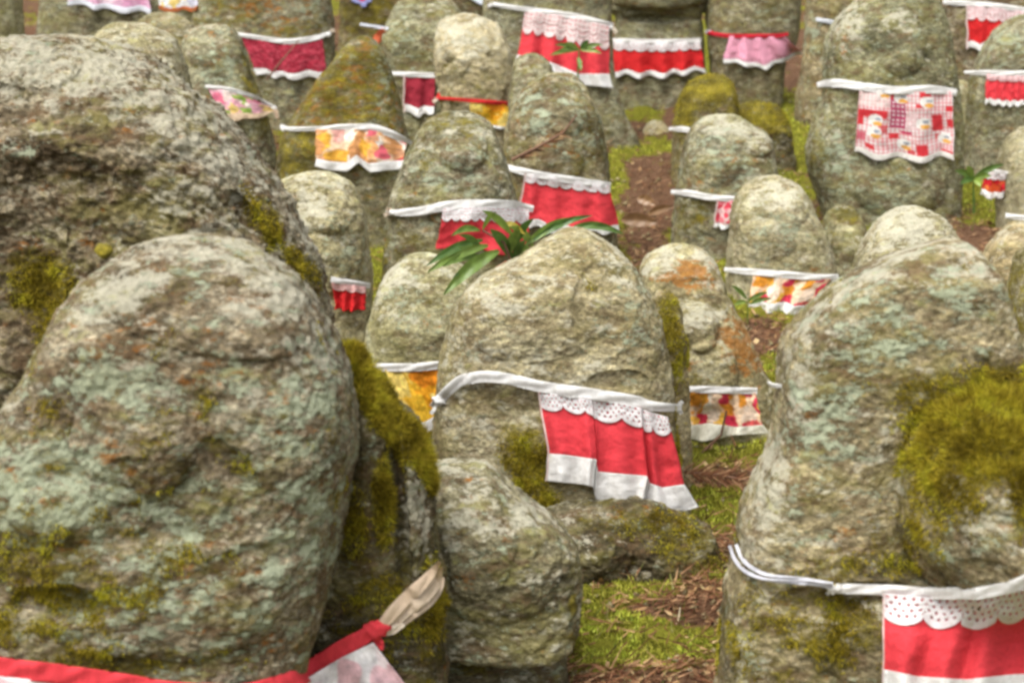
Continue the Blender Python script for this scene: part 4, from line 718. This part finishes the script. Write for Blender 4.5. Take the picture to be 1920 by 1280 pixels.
bib('Yt', 'red and white patchwork printed bib on the tall slab', tie=[(1532, 160, 5), (1560, 156, 8), (1620, 163, 8), (1680, 170, 8), (1740, 168, 8), (1794, 174, 7)], panel=[[(1612, 166), (1700, 172), (1786, 172)], [(1602, 290), (1700, 302), (1790, 298)]], pattern=patchwork, hem=.09, hemcol=(.66, .63, .58), pleats=(2.5, .010), nseg=170)
bib('AC', 'red bib with pink lace in the top right corner', tie=[(1768, 4, 5), (1840, 8, 5), (1925, 20, 5)], panel=[[(1812, 10), (1860, 14), (1920, 22)], [(1812, 92), (1860, 94), (1925, 96)]], pattern=solid(RED2), hem=.17, lace=.36, pleats=(3, .008), lacecol=(.78, .60, .60), piping=True)
bib('AB', 'finely pleated red bib with ruffled hem at the right edge', tie=[(1808, 136, 3), (1850, 137, 5), (1930, 138, 5)], panel=[[(1850, 140), (1890, 142), (1930, 143)], [(1846, 194), (1890, 200), (1935, 198)]], pattern=solid(RED), hem=.16, lace=.22, pleats=(6, .007), wob=7, lacecol=(.76, .52, .52))
bib('AD', 'tiny red bib with white ruffles beside green leaves at the right', tie=[(1846, 320, 3), (1868, 322, 4), (1890, 324, 3)], panel=[[(1848, 322), (1866, 324), (1886, 326)], [(1838, 366), (1860, 374), (1882, 370)]], pattern=blobs_print((.62, .10, .03), [(.6, .02, .03), (.7, .2, .05)], (4, 3), 1, .5), hem=.25, lace=.3, pleats=(2, .006))
bib('W', 'small pink bib hanging from a long white tie on the square-shouldered statue', tie=[(1258, 360, 4), (1290, 362, 6), (1330, 370, 6), (1390, 374, 5)], panel=[[(1345, 374), (1365, 376), (1386, 377)], [(1338, 424), (1355, 429), (1378, 428)]], pattern=PNK2, hem=.16, pleats=(1.5, .006), piping=True)
bib('V', 'bluish white tie end on the golden-capped round stone', tie=[(1254, 242, 3), (1275, 242, 5), (1300, 246, 5)])
bib('AE', 'white cloth tie at the right edge above the brownish pointed stone', tie=[(1885, 404, 5), (1905, 407, 5), (1940, 410, 5)])
bib('AE2', 'pink bib fringe with white tie cut off by the right edge', tie=[(1896, 684, 5), (1925, 692, 6), (1970, 696, 6)], panel=[[(1905, 695), (1940, 698), (1980, 698)], [(1905, 780), (1940, 785), (1985, 785)]], pattern=PNK2, hem=.15)
bib('AI', 'grey tie on the half hidden grey-green slab', tie=[(1530, 37, 4), (1550, 40, 4), (1580, 46, 4)], tiecol=(.6, .62, .66))
bib('AH', 'pale pink bib with bluish white hem at the top left', tie=[(80, -70, 5), (200, -72, 5), (340, -70, 5)], panel=[[(135, -70), (200, -70), (270, -70)], [(126, 8), (200, 20), (284, 26)]], pattern=blobs_print((.74, .44, .60), [(.78, .6, .68), (.7, .34, .52)], (8, 5), 3, .45), hem=.12, hemcol=(.74, .75, .82), pleats=(3, .010))
bib('Pt', 'patterned white bib with brown edge in the top left gap', panel=[[(298, -50), (335, -50), (368, -50)], [(296, 18), (335, 24), (370, 18)]], pattern=blobs_print((.74, .74, .74), [(.8, .62, .2), (.7, .72, .75), (.5, .5, .6)], (5, 4), 3, .45), hem=.10, hemcol=(.40, .12, .04), pleats=(1.5, .006))
bib('Q2', 'tip of a red and blue bib at the top centre left', panel=[[(655, -40), (675, -40), (695, -40)], [(658, 2), (680, 14), (696, 4)]], pattern=blobs_print((.5, .04, .10), [(.6, .05, .12), (.2, .2, .5)], (3, 3), 3, .45), hem=.2, hemcol=(.3, .32, .6), pleats=(1.5, .004))
bib('Q3', 'pale blue bib corner beside the tall plain grey slab', panel=[[(862, -40), (895, -40), (922, -40)], [(880, -2), (905, 10), (935, 2)]], pattern=solid((.70, .74, .82)), hem=0, pleats=(1.5, .004))
bib('G', 'tiny bluish white tie end showing at the left side of the large right statue', tie=[(1440, 716, 3), (1450, 722, 4), (1470, 724, 3)])

# ------------------------------------------------------------------ plants, leaves, twigs
def leaf(base, tip, w, Y0, Y1, parent, mat='leaf', curl=6, name='leaf'):
    base = np.array(base, float); tip = np.array(tip, float); n = 14; m = 7; t = np.linspace(0, 1, n); d = tip - base; nrm = np.array([-d[1], d[0]]) / (np.hypot(*d) + 1e-6)
    mid = base[None] + d[None] * t[:, None]; mid[:, 1] -= curl * np.sin(t * math.pi); wid = w * np.sin(np.clip(t * .93 + .05, 0, 1) * math.pi) ** .8 * (1 - .25 * t)
    Yd = Y0 + (Y1 - Y0) * t; s = np.linspace(-1, 1, m); V = np.zeros((n, m, 3))
    for j in range(m):
        q_ = mid + nrm[None] * (wid * s[j])[:, None]; V[:, j] = P(q_[:, 0], q_[:, 1], Yd - (abs(s[j]) * .35 - .1) * wid * Y0 / F * 1.3 + .0015 * np.sin(t * 19 + j))
    return mesh_np(name, V.reshape(-1, 3), gridfaces(n, m), M[mat], parent, origin=parent.location)
def tube(name, pts, rad, mat, parent=None, K=7):
    pts = np.asarray(pts, float); n = len(pts); rad = np.linspace(rad, rad * .5, n); tg = np.gradient(pts, axis=0); tg /= np.linalg.norm(tg, axis=1)[:, None] + 1e-9
    a = np.cross(tg, np.array([.3, .2, .9])); a /= np.linalg.norm(a, axis=1)[:, None]; b = np.cross(tg, a); th = np.linspace(0, 2 * math.pi, K, endpoint=False)
    V = pts[:, None] + rad[:, None, None] * (a[:, None] * np.cos(th)[None, :, None] + b[:, None] * np.sin(th)[None, :, None])
    return mesh_np(name, V.reshape(-1, 3), gridfaces(n, K, True), M[mat], parent, origin=parent.location if parent else pts[0])
pl = empty('leafy_plant', Vector(P(960, 500, 2.82))); tag(pl, 'glossy long-leaved green plant sprouting left of the central statue', 'plant')
LV = [((960, 440), (905, 395), 10), ((905, 430), (930, 398), 6), ((900, 432), (846, 442), 9), ((905, 450), (800, 498), 11), ((915, 460), (802, 510), 13), ((900, 480), (830, 500), 10), ((935, 470), (832, 552), 17), ((905, 470), (860, 440), 8),
      ((960, 470), (1000, 410), 10), ((985, 460), (1080, 408), 11), ((1000, 450), (1110, 404), 9), ((950, 480), (975, 430), 13), ((960, 485), (920, 430), 14), ((965, 480), (1000, 470), 13), ((1075, 425), (1168, 438), 10), ((940, 420), (985, 440), 8), ((1000, 462), (955, 425), 11), ((900, 505), (850, 520), 9), ((960, 495), (985, 450), 10)]
for i, (b, t, w) in enumerate(LV):
    ll = leaf(b, t, w * .85, 2.80 + .003 * i, 2.74 + .02 * random.random() if t[0] < 1050 else 2.85, pl, 'yleaf' if i in (15,) else 'leaf', curl=7 + 4 * random.random())
tube('stem', [P(960, 560, 2.83), P(962, 500, 2.82), P(945, 455, 2.80), P(905, 432, 2.80)], .004, 'twig', pl)
tube('stem', [P(962, 500, 2.82), P(985, 462, 2.83), P(1040, 430, 2.85)], .0035, 'twig', pl)
tube('red_stem', [P(905, 520, 2.79), P(925, 507, 2.79), P(950, 490, 2.79)], .004, 'redstem', pl)
pl = empty('small_plant', Vector(P(1085, 130, 5.0))); tag(pl, 'small leafy sprig growing in front of the lace-collared red bib', 'plant')
for b, t in [((1085, 92), (1040, 84)), ((1085, 94), (1030, 104)), ((1088, 92), (1130, 84)), ((1088, 94), (1128, 100)), ((1085, 94), (1060, 80)), ((1088, 92), (1105, 76)), ((1084, 108), (1090, 134)), ((1080, 95), (1048, 94))]: leaf(b, t, 5, 5.0, 4.97, pl, curl=3)
tube('stem', [P(1083, 190, 5.02), P(1084, 130, 5.0), P(1086, 92, 5.0)], .004, 'leaf', pl)
pl = empty('small_plant', Vector(P(1825, 350, 4.3))); tag(pl, 'broad green leaves spreading beside the tiny red bib at the right', 'plant')
for b, t in [((1825, 335), (1790, 320)), ((1825, 335), (1882, 308)), ((1825, 337), (1860, 330)), ((1825, 337), (1800, 345)), ((1825, 336), (1840, 350)), ((1825, 334), (1812, 312))]: leaf(b, t, 7, 4.3, 4.26, pl, curl=4)
tube('stem', [P(1826, 400, 4.32), P(1825, 336, 4.3)], .004, 'leaf', pl)
pl = empty('small_plant', Vector(P(1395, 560, 3.66))); tag(pl, 'few thin pale green leaves in front of the wavy-hemmed printed bib', 'plant')
for b, t in [((1400, 560), (1372, 535)), ((1402, 565), (1440, 548)), ((1400, 566), (1376, 572)), ((1405, 570), (1448, 560))]: leaf(b, t, 5, 3.60, 3.58, pl, curl=3)
tube('stem', [P(1402, 640, 3.64), P(1402, 563, 3.60)], .003, 'leaf', pl)
for nm, lb, pts, rr_, mt in [('twig', 'thin brown twig leaning across the crimson bib', [P(500, 150, 5.35), P(525, 118, 5.35), P(560, 76, 5.4)], .004, 'twig'),
    ('twig', 'brown twig poking up over the flared orange printed bib', [P(1290, 880, 2.95), P(1320, 845, 2.95), P(1352, 815, 2.93), P(1362, 770, 2.93)], .004, 'twig'),
    ('twig', 'long reddish twig lying across the twig-strewn statue', [P(960, 300, 3.93), P(1010, 275, 3.92), P(1055, 250, 3.92), P(1082, 215, 3.93)], .005, 'twig'),
    ('grass_stalk', 'short pale dry stalk standing in the moss at the bottom centre', [P(1256, 1228, 2.3), P(1264, 1195, 2.31), P(1272, 1160, 2.31), P(1276, 1138, 2.32)], .0028, 'straw')]:
    tag(tube(nm, pts, rr_, mt), lb, 'twig' if nm == 'twig' else 'grass')
def sprig(lb, c, Y, ang, L, n):
    e_ = empty('cedar_sprig', Vector(P(c[0], c[1], Y))); tag(e_, lb, 'twig'); a = math.radians(ang); D = np.array([math.cos(a), math.sin(a)])
    p0 = np.array(c) - D * L / 2; p1 = np.array(c) + D * L / 2
    tube('stem', [P(*p0, Y), P(*((p0 + p1) / 2 + (0, -4)), Y - .01), P(*p1, Y)], .004, 'twig', e_)
    V = []; Fc = []
    for i in range(n):
        t = random.random(); b = p0 + (p1 - p0) * t; aa = a + random.choice((-1, 1)) * random.uniform(.3, .8); l_ = random.uniform(.25, .6) * L * .45
        q1 = b + np.array([math.cos(aa), math.sin(aa)]) * l_; w = 1.6; k = len(V); yy = Y + random.uniform(-.02, .01)
        for qq in (b + (0, -w), b + (0, w), q1 + (0, w * .4), q1 + (0, -w * .4)): V.append(P(qq[0], qq[1], yy))
        Fc.append([k, k + 1, k + 2, k + 3])
    o_ = mesh_np('needle_spray', np.array(V), Fc, M['needle'], e_, origin=e_.location, smooth=False); o_['kind'] = 'stuff'
sprig('dead cedar sprig on the moss below the flared orange bib', (1350, 895), 2.72, 8, 170, 90)
sprig('dead cedar sprig across the front of the bright moss at the bottom centre', (1240, 1262), 2.24, -12, 220, 110)
sprig('dead cedar sprig at the foot of the mossy base rock', (1290, 1150), 2.38, -8, 170, 70)
sprig('dead cedar sprig resting on the twig-strewn statue', (1015, 275), 3.93, -30, 90, 50)
for lb, b, t, w, Y in [('pale tan dead leaf on the brown litter path', (1195, 372), (1228, 384), 11, 4.6), ('curled brown leaf at the right of the brown litter path', (1215, 402), (1262, 388), 9, 4.45), ('large tan dead leaf at the lower end of the litter path', (1165, 412), (1232, 418), 15, 4.35)]:
    e_ = empty('fallen_leaf', Vector(P(b[0], b[1], Y))); tag(e_, lb, 'leaf'); leaf(b, t, w, Y - .03, Y - .05, e_, 'deadleaf', curl=3, name='leaf_blade')
